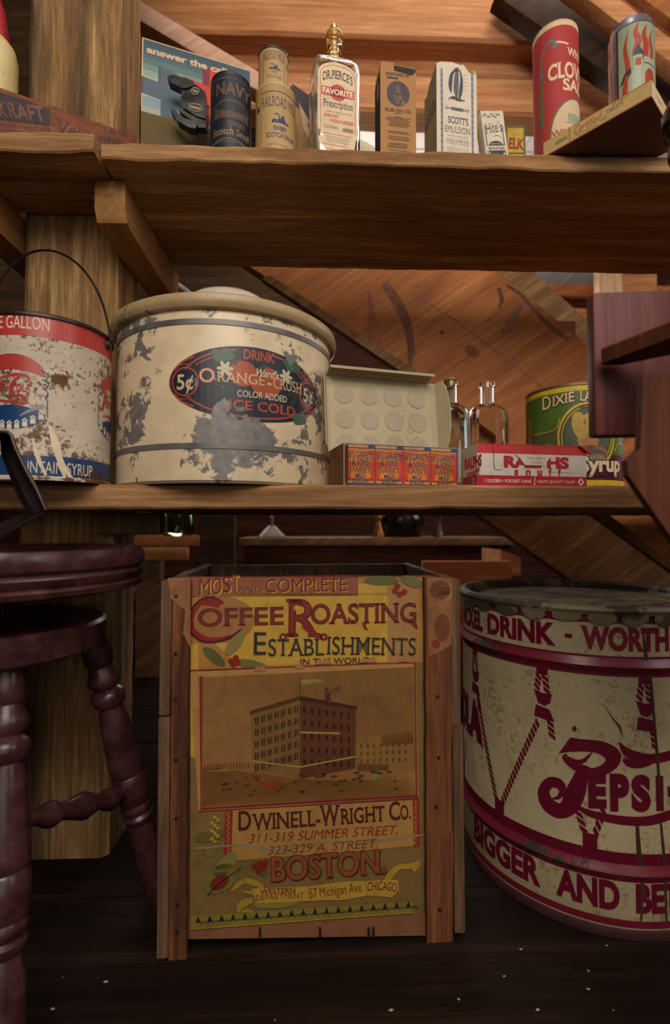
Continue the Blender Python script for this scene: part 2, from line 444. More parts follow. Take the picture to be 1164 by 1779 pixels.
bm = NB(); board(bm, -1.7, -.06, 1.76, 1.80, .80, 2.49, n=10); box(bm, -1.7, -1.64, 1.765, 1.795, 0, .80); box(bm, -.415, -.29, 1.765, 1.795, 0, .80)
solo('partition', bm, wood('partition_wood', '#2e2012', '#4a351d', '#614828', 0, seed=15), 'dark olive brown board partition behind the post and crock', 'partition')

# post
PY = .866; xl = A(28, 950, PY).x; xr = A(199, 600, PY).x
bm = NB(); board(bm, xl, xr, PY, PY+.115, 0, 2.495, n=110, axis=2, amp=.0016, freq=22)
solo('wooden_post', bm, M_post, 'thick weathered square wooden post carrying the shelves at left', 'post')

# upper shelf : three boards and two cleats
ZU, FY = 1.092, .729
t = thing('wall_shelf', 'upper rough sawn plank shelf carrying the small medicine cartons and snuff cans', 'shelf', (0, .88, ZU))
bm = NB(); board(bm, -.318, 1.35, FY, .908, ZU, ZU+.024, n=150, amp=.0022, freq=28, seed=2); obj('shelf_board', bm, M_shelf, t)
bm = NB(); board(bm, -.318, 1.35, .914, 1.045, ZU+.008, ZU+.026, n=100, amp=.0015, seed=3); obj('shelf_board', bm, M_shelf, t)
bm = NB(); board(bm, -1.2, -.322, .714, PY-.003, ZU-.002, ZU+.026, n=90, amp=.002, freq=28, seed=5); obj('shelf_board', bm, M_shelf, t)
def cleat(x0, x1, y0, y1, z0, z1):
    bm = NB(); c = .022
    prism(bm, [(y0, z1), (y0, z0+c), (y0+c*.45, z0+.004), (y0+c, z0), (y1, z0), (y1, z1)], x0, x1, lambda a, b, d: Vector((d, a, b)))
    bmesh.ops.bevel(bm, geom=[e for e in bm.edges if abs(e.verts[0].co.x-e.verts[1].co.x) < 1e-5 and e.calc_face_angle(0) > .5], offset=.003, segments=2, affect='EDGES')
    return bm
obj('cleat', cleat(xr+.003, xr+.05, .775, 1.075, 1.026, ZU-.001), M_cleat, t)
obj('cleat', cleat(xl-.05, xl-.003, .775, 1.1, 1.026, ZU-.003), M_cleat, t)
for x, y in ((-.27, .745), (-.28, .98)):
    pass

# lower shelf
LZ = .613
t = thing('wall_shelf', 'lower rough sawn plank shelf carrying the syrup pail, crock and snuff cartons', 'shelf', (0, .85, LZ-.035))
bm = NB(); board(bm, -1.2, 1.3, .727, PY-.003, LZ-.035, LZ, n=170, amp=.0014, freq=30, seed=8); obj('shelf_board', bm, M_shelf, t)
bm = NB(); board(bm, xr+.055, 1.3, PY, 1.10, LZ-.035, LZ-.001, n=100, amp=.001, seed=9); obj('shelf_board', bm, M_shelf, t)
p = A(168, 905, .835); q = A(277, 928, .835)
bm = NB(); board(bm, p.x, q.x, .835, PY-.003, q.z, LZ-.037, n=30, axis=0, amp=.001, seed=4); obj('cleat', bm, M_crate_grey, t)

# staircase behind the shelves : stringers, treads
t = thing('staircase', 'plank staircase descending to the right behind the shelves', 'stairs', (.9, 1.25, 0))
def flat_poly(pts, Y, th, name, mat, parent):
    bm = NB(); prism(bm, [(A(x, y, Y).x, A(x, y, Y).z) for x, y in pts], Y, Y+th, lambda a, b, d: Vector((a, d, b)))
    return obj(name, bm, mat, parent, smooth=0)
flat_poly([(445, 470), (560, 546), (715, 650), (880, 772), (1030, 884), (1164, 982), (1330, 1105), (1330, 850), (1164, 716), (1012, 592), (872, 478), (760, 390), (330, 394)], 1.16, .038, 'stringer', M_stair, t)
st_ = Plane(Vector((0, 1.16, 0)), (1, 0, 0)); a = Art(st_, base=.0004, eps=.0001)
a.pen([(668, 492), (690, 525), (706, 560), (714, 600), (712, 640)], [14, 17, 15, 13, 6], '#7a4a30'); a.pen([(640, 500), (648, 560), (655, 610), (700, 645)], [4, 16, 26, 8], '#a05a3c'); a.up(); a.pen([(676, 500), (698, 540), (712, 590), (709, 636)], [5, 8, 9, 3], '#74462c')
a.pen([(866, 500), (872, 520), (866, 534)], [6, 8, 4], '#6e4630'); a.pen([(880, 495), (905, 512), (930, 540), (958, 568), (988, 590)], [4, 5, 6, 7, 4], '#74492f'); a.pen([(905, 530), (888, 560), (872, 580)], [10, 16, 6], '#83543c'); a.pen([(716, 508), (800, 562), (880, 624), (950, 680)], 1.6, '#7a5f70', False)
a.ell(820, 610, 14, 9, '#80482c', rot=30); a.ell(768, 578, 4, 3, '#6a4029'); a.build('knots_and_marks', t, wear=.4)
flat_poly([(455, 484), (470, 478), (722, 643), (716, 658)], 1.135, .024, 'stringer_edge', M_stair_dark, t)
flat_poly([(1010, 862), (1030, 872), (1164, 977), (1330, 1098), (1330, 1110), (1164, 990), (1020, 886), (1000, 870)], 1.135, .024, 'stringer_edge', M_stair_dark, t)
flat_poly([(708, 600), (1010, 600), (1010, 850), (712, 838)], 1.199, .02, 'stringer_panel', M_stair, t)
flat_poly([(845, 420), (925, 470), (1015, 552), (1110, 630), (1330, 810), (1330, 900), (1110, 720), (1012, 640), (870, 480)], 1.30, .035, 'stringer', M_stair_dark, t)
flat_poly([(700, 790), (848, 892), (1003, 997), (1200, 1130), (1200, 1150), (985, 1002), (835, 895), (690, 800)], 1.50, .06, 'stringer_edge', M_stair_dark, t)
flat_poly([(848, 890), (1035, 884), (1300, 1080), (1300, 1200), (1003, 1000)], 1.56, .03, 'stringer', M_stair_dark, t)
flat_poly([(870, 955), (905, 968), (905, 1000), (870, 1000)], 1.72, .2, 'tread', M_plank, t)
flat_poly([(944, 558), (1000, 558), (1000, 605), (944, 605)], 1.25, .03, 'tread', M_dark_wall, t)

# loft boards seen above the upper shelf, and two rafters
t = thing('loft_floor', 'pale pine loft boards stacked above the upper shelf at back', 'boards', (0, 1.4, 1.74))
for (y0, y1, Y) in ((42, -70, 1.40), (68, 105, 1.47), (106, 172, 1.44)):
    a, b = A(0, max(y0, y1), Y), A(0, min(y0, y1), Y)
    bm = NB(); board(bm, -.7, 1.2, Y, Y+.09, a.z, b.z, n=50, amp=.002, freq=8, seed=y0); obj('board', bm, M_plank, t)
bm = NB(); a = A(0, 72, 1.6); b = A(0, 30, 1.6); box(bm, -.7, 1.2, 1.6, 1.62, a.z, b.z); obj('gap_shadow_board', bm, M_dark_wall, t)  # dark board standing in for the shadow between two loft boards
def beam(name, label, p, q, up, dep, mat, part=None):
    """square diagonal timber from p to q, up = its height, dep = thickness away from the room"""
    p, q = Vector(p), Vector(q); ex = (q-p).normalized(); n_ = Vector((0, 1, 0)); ez = n_.cross(ex)*-1
    if ez.z < 0: ez = -ez
    M = Matrix((ex, n_, ez)).transposed().to_4x4(); M.translation = p
    bm = NB(); box(bm, 0, (q-p).length, 0, dep, 0, up, .004, M)
    return solo(name, bm, mat, label, 'beam')
beam('rafter', 'narrow pale diagonal brace above the blue poster', A(150, -20, 1.25), A(520, 200, 1.25), .045, .05, M_bluewhite if False else wood('pinkish_brace', '#b58a74', '#d3a78e', '#e0bba4', 0, rot=(0, .6, 0)))
beam('rafter', 'wide dark diagonal rafter behind the salt can', A(860, -10, 1.32), A(1420, 385, 1.32), .105, .05, wood('dark_rafter_wood', '#24150c', '#3c2716', '#553a24', 0, rot=(0, .6, 0)))
beam('rafter', 'pale lit diagonal rafter behind the can with the burning building', A(985, -30, 1.24), A(1420, 305, 1.24), .055, .045, M_plank)
beam('rafter', 'brown diagonal board in the upper right corner of the loft', A(1040, -60, 1.28), A(1420, 220, 1.28), .2, .03, M_stair)
# white lath behind the crock
beam('lath', 'thin white lath slanting behind the crock lid', A(276, 474, 1.12), A(340, 522, 1.12), .011, .01, M_bluewhite)

# things of the back room, seen under and between the shelves
def part_box(name, px0, py0, px1, py1, Y, dep, mat, parent, bev=.003):
    a, b = A(px0, py1, Y), A(px1, py0, Y)
    bm = NB(); box(bm, a.x, b.x, Y, Y+dep, a.z, b.z, bev); return obj(name, bm, mat, parent)
Yb = 2.1
t = thing('back_bench', 'dark bench standing behind the coffee crate', 'bench', (0, Yb+.2, 0))
a, b = A(415, 948, Yb), A(900, 934, Yb)
bm = NB(); box(bm, a.x, b.x, Yb, Yb+.4, a.z, b.z, .004); obj('bench_top', bm, M_stair_dark, t)
part_box('apron', 425, 949, 890, 985, Yb+.03, .03, M_dark_wall, t)
for px in (430, 860): 
    c = A(px, 960, Yb+.1); bm = NB(); box(bm, c.x, c.x+.06, Yb+.07, Yb+.13, 0, a.z-.001, .004); obj('leg', bm, M_dark_wall, t)
ztop = b.z
def on_bench(px): return A(px, 930, Yb+.12).x
c = (on_bench(472), Yb+.12, ztop)
bm = NB(); lathe(bm, [(.062, 0), (.064, .004), (.02, .046), (.011, .052), (.009, .09), (.006, .092), (.005, .05), (.058, .004), (.0, .003)], 40, c)
solo('metal_funnel', bm, plain('dull_tin', '#6b5f5b', .3, .8), 'dull tin funnel standing mouth down on the back bench', 'funnel')
c = (on_bench(700), Yb+.17, ztop)
bm = NB(); lathe(bm, [(0, 0), (.085, 0), (.1, .02), (.105, .08), (.098, .1), (.09, .1), (.09, .03), (0, .02)], 40, c)
solo('iron_pot', bm, M_black, 'black round iron pot on the back bench', 'pot')
c = (on_bench(655), Yb+.06, ztop)
bm = NB(); lathe(bm, [(0, 0), (.026, 0), (.027, .01), (.015, .04), (.009, .07), (.016, .085), (.012, .105), (0, .106)], 32, c)
solo('brass_holder', bm, M_brass, 'small coppery turned holder beside the black pot', 'holder')
c = (on_bench(755), Yb+.05, ztop)
bm = NB(); lathe(bm, [(0, 0), (.022, 0), (.02, .02), (.012, .05), (.014, .085), (.022, .098), (0, .1)], 32, c)
solo('pewter_cup', bm, plain('pewter', '#77706c', .35, .7), 'slim pewter stand right of the black pot on the back bench', 'stand')
t = thing('back_shelf', 'pale plank rack standing behind the post at left', 'rack', (A(290, 960, 1.7).x, 1.75, 0))
part_box('rail', 235, 951, 325, 974, 1.7, .03, M_plank, t)
part_box('rail', 225, 931, 345, 949, 1.75, .12, M_stair, t)
for px in (222, 340): 
    c = A(px, 940, 1.8); bm = NB(); box(bm, c.x, c.x+.09, 1.88, 1.93, 0, .75, .004); obj('upright', bm, M_stair_dark, t)
zj = A(300, 931, 1.8).z; c = (A(308, 930, 1.81).x, 1.815, zj+.001)
bm = NB(); lathe(bm, [(0, 0), (.05, 0), (.055, .008), (.055, .09), (.04, .11), (.04, .125), (.036, .125), (.036, .108), (.05, .088), (.05, .01), (0, .008)], 40, c)
solo('glass_jar', bm, glass('green_jar_glass', (.35, .5, .25)), 'greenish glass jar on the rack behind the post', 'jar')
t = thing('black_trunk', 'low black trunk with rounded glossy lid behind the crate', 'trunk', (A(200, 1100, 2.0).x, 2.15, 0))
a = A(120, 1063, 2.0); b = A(278, 1022, 2.0)
bm = NB(); box(bm, a.x, b.x, 2.0, 2.35, .004, a.z, .006); obj('body', bm, M_black, t)
bm = NB(); box(bm, a.x-.01, b.x+.01, 1.985, 2.36, a.z, b.z, .03); obj('lid', bm, plain('trunk_lid', '#3c2c2a', .22, .3), t)
bm = NB(); box(bm, A(735, 1000, 1.62).x, A(890, 1000, 1.62).x, 1.62, 1.65, 0, A(800, 975, 1.62).z, .004)
solo('red_board', bm, wood('redwood_board', '#8a4a2e', '#ab6240', '#c07a54', 0), 'reddish plank panel standing behind the drum and crate', 'board')
# far shelves seen through the gap at right
t = thing('far_rack', 'far rack with a pale post seen in the gap above the red furniture', 'rack', (A(1040, 500, 2.4).x, 2.5, 0))
for (x0, y0, x1, y1, Y, m) in ((925, 497, 1200, 512, 2.5, M_stair), (925, 512, 1200, 530, 2.55, M_dark_wall), (985, 536, 1040, 552, 2.5, M_plank)):
    part_box('rail', x0, y0, x1, y1, Y, .05, m, t)
for (x0, x1, Y, m) in ((1041, 1082, 2.4, wood('pale_upright', '#b08a68', '#d8b490', '#ead0b2', 2)), (1084, 1142, 2.44, M_plank)):
    a = A(x0, 500, Y); b = A(x1, 500, Y); bm = NB(); box(bm, a.x, b.x, Y, Y+.05, 0, 2.2, .004); obj('upright', bm, m, t)

# ------------------------------------------------------------------ pepsi pail on the lower shelf
def fitcyl(pxl, pxr, py, front):
    ra, rb = ray(pxl, py), ray(pxr, py); aa, ab = math.atan2(ra.x, ra.y), math.atan2(rb.x, rb.y); m, h = (aa+ab)/2, (ab-aa)/2
    D = front/(math.cos(m)-math.sin(h)); return D*math.sin(m), D*math.cos(m), D*math.sin(h)
def tangent_R(cx, front, pxr, py):
    r = ray(pxr, py); a = math.atan2(r.x, r.y); c, s = math.cos(a), math.sin(a)
    return (front*s-cx*c)/(1-s)      # right silhouette
cx = A(22, 600, .66).x; R = tangent_R(cx, .66, 193, 700); cy = .66+R; zt = A(22, 541, .66).z
t = thing('syrup_pail', 'white red and blue one gallon cola syrup pail with wire bail', 'pail', (cx, cy, LZ))
M_pail = worn('pail_white_lithograph', '#d5c6b2', '#6a4526', .30, 60, .4, .6, .2, fine=.455, center=[(.055, -.066, .135, .02, .03, .03, .16), (0, 0, -.01, .2, .2, .03, .25)])
bm = NB(); lathe(bm, [(0, LZ+.004), (R-.004, LZ+.003), (R+.0012, LZ), (R+.0015, LZ+.004), (R, LZ+.006), (R, zt-.004), (R+.0005, zt-.003)], 96, (cx, cy, 0)); lathe(bm, [(R-.002, zt-.004), (R-.002, LZ+.01), (0, LZ+.008)], 96, (cx, cy, 0)); obj('body', bm, M_pail, t)
bm = NB(); lathe(bm, [(R-.003, zt-.004), (R-.003, zt), (R, zt+.002), (R+.003, zt), (R+.003, zt-.004), (R-.003, zt-.004)], 96, (cx, cy, 0)); obj('rim', bm, M_iron, t)
pc = dict(center=[(.055, -.066, .135, .02, .03, .03, .16), (0, 0, -.01, .2, .2, .03, .25)])
pm = {'red': worn('pail_red', '#b23a34', '#5c3a24', .29, 60, .35, .6, .2, **pc), 'blue': worn('pail_blue', '#1d3f6e', '#4d3626', .30, 60, .35, .6, .2, **pc), 'white': worn('pail_white', '#d8cab6', '#5a3b24', .3, 60, .45, .6, **pc),
      'grey': ink('#8e8d92'), 'line': ink('#3a4a66'), 'cream': ink('#dcc9ac')}
c = Cyl(cx, cy, R); a = Art(c)
full = PI*R
def band(art, z0, z1, col): art.uvrect(-full*.999, z0, full*.999, z1, col)
zr = c.uv(60, 584)[1]; band(a, zr, zt-.004, 'red')
zb = c.uv(60, 791)[1]; band(a, LZ+.0045, zb, 'blue')
zmid = c.uv(22, 672)[1]
def crown(x0):
    """bottle cap roundel in red white and blue, x0 shifts along the wall (metres)"""
    def P(u, v): return (x0+u*.00078, zmid+v*.00086)
    def cyp(pts, col): a.poly([P(*q) for q in pts], col, False)
    W_ = 54
    cyp([P_ for P_ in [(-W_*math.cos(t_), 18+33*math.sin(t_)) for t_ in [PI*(.06+.88*i/30) for i in range(31)]]] + [(x, 27-9*((x/50.)**2)) for x in [50-100*i/20 for i in range(21)]], 'red')
    cyp([(x, -27-11*((x/52.)**2)) for x in [-52+104*i/20 for i in range(21)]] + [(W_*math.cos(t_), -40-24*math.sin(t_)) for t_ in [PI*(.0+1.*i/30) for i in range(31)]], 'blue')
    a.up()
    for i in range(-4, 5):
        x = i*12.; y = -62+ (abs(i)/4.)**2*16
        cyp([(x-4, y-2), (x-4, y+4), (x, y+7), (x+4, y+4), (x+4, y-2)], 'white')
        a.pen([P(x-4, y+6), P(x, y+10), P(x+4, y+6)], .0018, 'white', px=False)
    for sx in (-1, 1):
        for k in range(5):
            a.pen([P(sx*(46+k*2.5), 28-k*14), P(sx*(58-k*.4), 22-k*14), P(sx*(52+k*1.4), 12-k*14)], .0012, 'line', px=False)
    a.pen([P(52, -26), P(30, -36), P(16, -44)], [.006, .004, .001], 'grey', px=False)
    # script
    q = lambda pts: [P(*p) for p in pts]
    a.pen(q([(-50, 8), (-44, 17), (-32, 17), (-28, 8), (-34, 2), (-42, 3)]), [.0015, .004, .0045, .0045, .003, .001], 'red', px=False)
    a.pen(q([(-37, 14), (-39, 0), (-44, -12), (-52, -14), (-53, -8)]), [.003, .005, .0045, .003, .0015], 'red', px=False)
    a.text('EPSI', P(-33, -7), P(-8, -5), .0105, 'red', .03, px=False)
    a.ell(*P(-4, 0), .0015, .002, 'red', px=False)
    a.pen(q([(-22, 13), (-8, 16), (8, 19), (26, 17), (28, 11), (22, 9)]), [.0015, .003, .004, .004, .003, .001], 'red', px=False)
    a.pen(q([(16, 18), (6, 8), (2, -4), (6, -13), (18, -13), (26, -18), (22, -24), (4, -23), (-18, -21), (-44, -24)]), [.002, .005, .006, .005, .004, .004, .004, .0035, .003, .001], 'red', px=False)
    a.text('OLA', P(10, -8), P(32, -6), .0105, 'red', .03, px=False)
ux = c.uv(18, 650)[0]; crown(ux); crown(c.uv(186, 650)[0]+.022)
a.up()
T1 = c.uv(85, 578); a.text('ONE GALLON', (T1[0]-.083, zr+.009), (c.uv(86, 560)[0], zr+.009), .0165, 'cream', .0, px=False)
a.text('FOUNTAIN SYRUP', (c.uv(160, 815)[0]-.105, LZ+.009), (c.uv(160, 815)[0], LZ+.009), .0155, 'cream', .0, px=False)
a.up()
a.pen([(57, 762), (63, 785), (70, 805), (80, 826)], [3, 8, 7, 4], 'cream'); a.pen([(86, 740), (96, 770), (104, 800), (113, 832)], [4, 14, 10, 5], 'cream'); a.pen([(102, 790), (112, 812), (125, 832), (136, 834)], [8, 7, 6, 3], 'cream')
a.build('lithograph', t, mats=pm)
bm = NB(); pts = []
for i in range(41):
    w = PI*i/40; pts.append((cx+(R+.004)*math.cos(w), cy-.0-.012*math.sin(w), zt-.012+.135*math.sin(w)))
tube(bm, pts, .0017, 8); obj('bail_handle', bm, M_steel, t)
for s in (-1, 1):
    bm = NB(); lathe(bm, [(0, -.004), (.008, -.004), (.008, 0), (.005, .004), (0, .005)], 16, M=Matrix.Translation((cx+s*(R+.001), cy, zt-.012)) @ Matrix.Rotation(s*PI/2, 4, 'Y')); obj('ear', bm, M_iron, t)

# ------------------------------------------------------------------ orange crush crock
cx, cy, R = fitcyl(201, 573, 690, .70)
t = thing('soda_crock', 'large chipped cream and grey metal soda cooler crock with dark blue oval label', 'crock', (cx, cy, LZ))
c = Cyl(cx, cy, R)
def spot(px, py, ru, rz, k):
    u, v = c.uv(px, py); q = c.map(u, v, 0)-Vector((cx, cy, LZ)); return (q.x, q.y, q.z, ru, ru, rz, k)
ctr = [spot(400, 748, .06, .036, .24), spot(445, 772, .08, .03, .15), spot(350, 780, .07, .04, .1), spot(430, 812, .08, .02, .08), spot(392, 706, .04, .015, .14), spot(330, 700, .03, .012, .05), (0, 0, .24, .3, .3, .018, .09), spot(290, 640, .03, .05, .05)]
FL = dict(amount=.362, scale=42, rough=.38, urough=.5, umetal=.25, center=ctr)
bm = NB(); lathe(bm, [(0, LZ+.003), (R-.006, LZ+.002), (R-.004, LZ), (R, LZ+.004), (R, LZ+.052), (R, .852), (R-.002, .859)], 128, (cx, cy, 0)); lathe(bm, [(R-.006, .859), (R-.006, LZ+.01), (0, LZ+.008)], 128, (cx, cy, 0)); obj('body', bm, worn('crock_cream_paint', '#d9c3a0', '#77726f', **FL), t)
for z in (.836, .6605):
    bm = NB(); lathe(bm, [(R-.001, z), (R+.0012, z+.0005), (R+.0012, z+.0082), (R-.001, z+.0088)], 128, (cx, cy, 0)); obj('hoop', bm, M_zinc_line, t)
bm = NB(); lathe(bm, [(R-.004, .857), (R+.006, .8595), (R+.0095, .864), (R+.011, .870), (R+.0095, .877), (R+.003, .881), (R-.006, .882), (R-.02, .884), (.1, .905), (.083, .912)], 128, (cx, cy, 0))
obj('lid', bm, worn('lid_tan_enamel', '#b39a72', '#6d5b48', .33, 40, .4), t)
bm = NB(); lathe(bm, [(.08, .91), (.079, .925), (.075, .938), (.064, .947), (.04, .952), (0, .953)], 96, (cx, cy, 0)); obj('lid_knob', bm, worn('lid_knob_glaze', '#cfc3ae', '#8a7a66', .3, 30, .16), t)
c = Cyl(cx, cy, R); a = Art(c)
fm = {k: worn('label_'+k, h, '#7d7876', **{**FL, 'amount': .325}) for k, h in dict(navy='#1d2133', orange='#b4492a', cream='#cfae86', green='#3f5f49', pale='#c9c0a0', leaf='#2c3b30', fruit='#a84a26').items()}
L0 = c.uv(294, 660); R0 = c.uv(550, 700); uc = (L0[0]+R0[0])/2; ur = (R0[0]-L0[0])/2
zt_ = c.uv(430, 602)[1]; zb_ = c.uv(480, 737)[1]; zc = (zt_+zb_)/2; zr_ = (zt_-zb_)/2
U = lambda x, y: (uc+x*ur, zc+y*zr_)
def upoly(pts, col): a.poly([U(*p) for p in pts], col, False)
def upen(pts, w, col): a.pen([U(*p) for p in pts], w, col, px=False)
a.ell(uc, zc, ur, zr_, 'navy', n=72, px=False); a.up()
upen([(.86*math.cos(w), .9*math.sin(w)) for w in [PI*(.12+.3*i/16) for i in range(17)]], .0022, 'orange')
upen([(.86*math.cos(w), .9*math.sin(w)) for w in [PI*(.58+.3*i/16) for i in range(17)]], .0022, 'orange')
upen([(.80*math.cos(w), .80*math.sin(w)) for w in [PI*(.62+.2*i/16) for i in range(17)]], .0016, 'orange')
upen([(.80*math.cos(w), .80*math.sin(w)) for w in [PI*(.18+.1*i/16) for i in range(17)]], .0016, 'orange')
upen([(.86*math.cos(w), .9*math.sin(w)) for w in [PI*(1.12+.76*i/30) for i in range(31)]], .0022, 'orange')
for s in (-1, 1):
    a.ring(*U(s*.8, 0), ur*.155, zr_*.37, .0019, 'orange', px=False); a.ring(*U(s*.81, 0), ur*.18, zr_*.46, .0012, 'orange', 60, 300, px=False)
    upen([(s*.93, .32), (s*.84, .52), (s*.7, .66)], .0025, 'orange'); upen([(s*.93, -.32), (s*.84, -.52), (s*.7, -.66)], .0025, 'orange')
a.up()
a.ell(*U(-.13, .26), ur*.17, zr_*.34, 'fruit', px=False); a.ell(*U(.15, .1), ur*.2, zr_*.42, 'fruit', px=False)
for (x, y, r_) in ((-.42, .52, 1), (.55, .58, 1), (.6, -.6, .8)):
    pass
for (x, y) in ((-.38, .74), (.5, .72), (.62, -.72)):
    for dx, dy in ((-.06, .02), (.05, .06), (.03, -.08), (-.03, -.1), (0.09, -.04)): a.ell(*U(x+dx, y+dy), ur*.055, zr_*.11, 'green', px=False)
for (x, y, rr_) in ((-.32, .42, 20), (.4, .34, -30), (.1, .5, 70), (.5, .1, 80), (.55, -.2, 60)):
    a.ell(*U(x, y), ur*.13, zr_*.08, 'leaf', rot=rr_, px=False)
a.up()
for (x, y) in ((.42, .36), (-.34, .36)):
    for k in range(6): w = k*PI/3; a.ell(uc+x*ur+.006*math.cos(w), zc+y*zr_+.006*math.sin(w), .0055, .0026, 'pale', rot=math.degrees(w), px=False)
a.up()
a.text('DRINK', U(-.13, .66), U(.26, .66), zr_*.25, 'orange', .03, px=False)
a.text('O', U(-.63, -.02), U(-.46, -.02), zr_*.36, 'cream', .0, .05, px=False, outline='orange', ow=.03)
a.text('RANGE', U(-.43, 0), U(.13, 0), zr_*.27, 'cream', .0, .06, px=False)
a.text('-', U(.16, -.02), U(.22, -.02), zr_*.27, 'cream', .03, px=False)
a.text('CRUSH', U(.24, -.02), U(.67, -.02), zr_*.3, 'cream', .0, .06, px=False)
a.text("Ward's", U(.0, .24), U(.3, .24), zr_*.2, 'pale', .02, px=False, shear=.3)
for s in (-1, 1): a.text('5¢', U(s*.8-.1, -.2), U(s*.8+.1, -.2), zr_*.38, 'cream', .02, .05, px=False)
a.text('COLOR ADDED', U(-.2, -.36), U(.43, -.36), zr_*.17, 'pale', .01, px=False)
a.text('ICE COLD', U(-.3, -.7), U(.56, -.7), zr_*.24, 'orange', .02, .05, px=False)
a.build('oval_label', t, mats=fm)

# ------------------------------------------------------------------ open carton of snuff (left) and the other one
def turned(p, deg):
    """frame at p, x axis turned deg about z (front face faces the room)"""
    w = math.radians(deg); return Matrix.Translation(p) @ Matrix.Rotation(w, 4, 'Z')
def carton(bm, w, d, h, M, th=.0012, lid=False):
    """open tray of board"""
    box(bm, 0, w, 0, th, 0, h, 0, M); box(bm, 0, w, d-th, d, 0, h, 0, M); box(bm, 0, th, th, d-th, 0, h, 0, M); box(bm, w-th, w, th, d-th, 0, h, 0, M); box(bm, th, w-th, th, d-th, 0, th, 0, M)
    if lid: box(bm, th, w-th, th, d-th, h-th, h, 0, M)
p = A(597, 843, .737); p.z = LZ; deg = 14
pr_ = A(800, 790, .737); w = .190; d = .072; h = A(597, 769, .737).z-LZ
t = thing('snuff_carton', 'open display carton printed orange and blue beside the crock', 'carton', p)
M = turned(p, deg)
bm = NB(); carton(bm, w, d, h, M); obj('tray', bm, M_cardboard, t)
ex = M.to_3x3() @ Vector((1, 0, 0)); ey = M.to_3x3() @ Vector((0, 1, 0))
s = Plane(p, ex); a = Art(s)
a.uvrect(.002, .001, w-.001, h-.0008, '#3a4668'); a.up()
n4 = 4; cw = (w-.006)/n4
for i in range(n4):
    u0 = .004+i*cw; u1 = u0+cw-.0015
    a.l = 1; a.uvrect(u0, .006, u1, h-.008, '#c4431f'); a.uvrect(u0, h-.006, u1-.01, h-.002, '#b98a58'); a.up()
    a.uvrect(u0+.001, .0045, u1-.001, .0075, '#d8902c'); a.uvrect(u0, h-.0095, u1, h-.0078, '#d8902c')
    um = (u0+u1)/2; q = cw/2-.002; a.up()
    a.ell(um, .03, q*.9, .026, '#cf6a22', 15, 165, px=False); a.uvrect(um-q*.75, .009, um+q*.75, .028, '#d8792a'); a.up()
    a.text('W.E.GARRETT', (um-q, h-.0245), (um+q, h-.0245), .0095, '#22345a', .03, .03, arc=.3, px=False, outline='#e0a23a', ow=.03)
    a.text('& SONS', (um-q*.65, h-.032), (um+q*.65, h-.032), .0082, '#22345a', .03, .04, px=False, outline='#e0a23a', ow=.03)
    a.text('SWEET', (um-q*.8, h-.0435), (um+q*.8, h-.0435), .0078, '#22345a', .02, .05, px=False, outline='#e0a23a', ow=.03)
    a.text('MILD', (um-q*.42, h-.051), (um+q*.42, h-.051), .0052, '#2b3a5c', .03, .04, px=False, outline='#e0a23a', ow=.03)
    a.text('SNUFF', (um-q*.6, h-.0585), (um+q*.6, h-.0585), .0055, '#2b3a5c', .03, .04, px=False, outline='#e0a23a', ow=.03)
    a.text('W.E.GARRETT & SONS', (um-q*.9, .0085), (um+q*.9, .0085), .003, '#5a2a5c', .02, px=False)
a.build('front_print', t)
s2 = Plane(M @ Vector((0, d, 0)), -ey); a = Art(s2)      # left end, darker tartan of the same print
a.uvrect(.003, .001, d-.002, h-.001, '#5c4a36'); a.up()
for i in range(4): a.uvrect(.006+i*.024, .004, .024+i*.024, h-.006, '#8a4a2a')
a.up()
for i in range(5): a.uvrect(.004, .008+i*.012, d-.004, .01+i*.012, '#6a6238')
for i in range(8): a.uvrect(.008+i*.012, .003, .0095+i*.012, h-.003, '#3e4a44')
a.build('end_print', t)
# lid standing open at the back, with its end flaps
LH = .128; bm = NB(); th = .0012
tilt = Matrix.Translation((0, d, h)) @ Matrix.Rotation(math.radians(-7), 4, 'X')
ML = M @ tilt
box(bm, -.004, w+.004, 0, th, -.002, LH, 0, ML)
nn = 12
def flap(x, s_, curve):
    rows = []
    for i in range(nn+1):
        zz = LH*i/nn; dep = .03 if not curve else .026*math.sqrt(max(0, 1-((zz-LH*.52)/(LH*.56))**2))+.004
        rows.append((zz, dep))
    for (za, da), (zb, db) in zip(rows, rows[1:]):
        v0 = [ML @ Vector((x, 0, za)), ML @ Vector((x+s_*da*.35, -da, za)), ML @ Vector((x+s_*db*.35, -db, zb)), ML @ Vector((x, 0, zb))]
        o_ = ML.to_3x3() @ Vector((s_*th, 0, 0))
        vv = [bm.verts.new(v) for v in v0]; ww = [bm.verts.new(v+o_) for v in v0]
        bm.faces.new(vv); bm.faces.new(ww[::-1])
        for k in range(4): bm.faces.new((vv[k], vv[(k+1) % 4], ww[(k+1) % 4], ww[k]))
flap(-.004, -1, False); flap(w+.004, 1, True)
rows = []
for i in range(9):                                     # curled top edge
    w_ = PI*.55*i/8; rows.append((-.03*math.sin(w_), LH+.004*math.sin(w_*1.8)))
for (ya, za), (yb, zb) in zip(rows, rows[1:]):
    box(bm, -.004, w-.01, min(ya, yb), max(ya, yb)+.0004, min(za, zb), max(za, zb)+th, 0, ML)
lid = obj('lid', bm, plain('lid_inside_board', '#b7a888', .85, vary=.1, scale=14), t)
sl = Plane(ML @ Vector((0, -.0002, 0)), ML.to_3x3() @ Vector((1, 0, 0)), ML.to_3x3() @ Vector((0, 0, 1))); a = Art(sl, base=.0003)
for j in range(3):
    for i in range(4):
        u, v = .026+i*.044, .012+j*.043
        a.ell(u, v, .0165, .0165, '#ab9d84', px=False)
a.up()
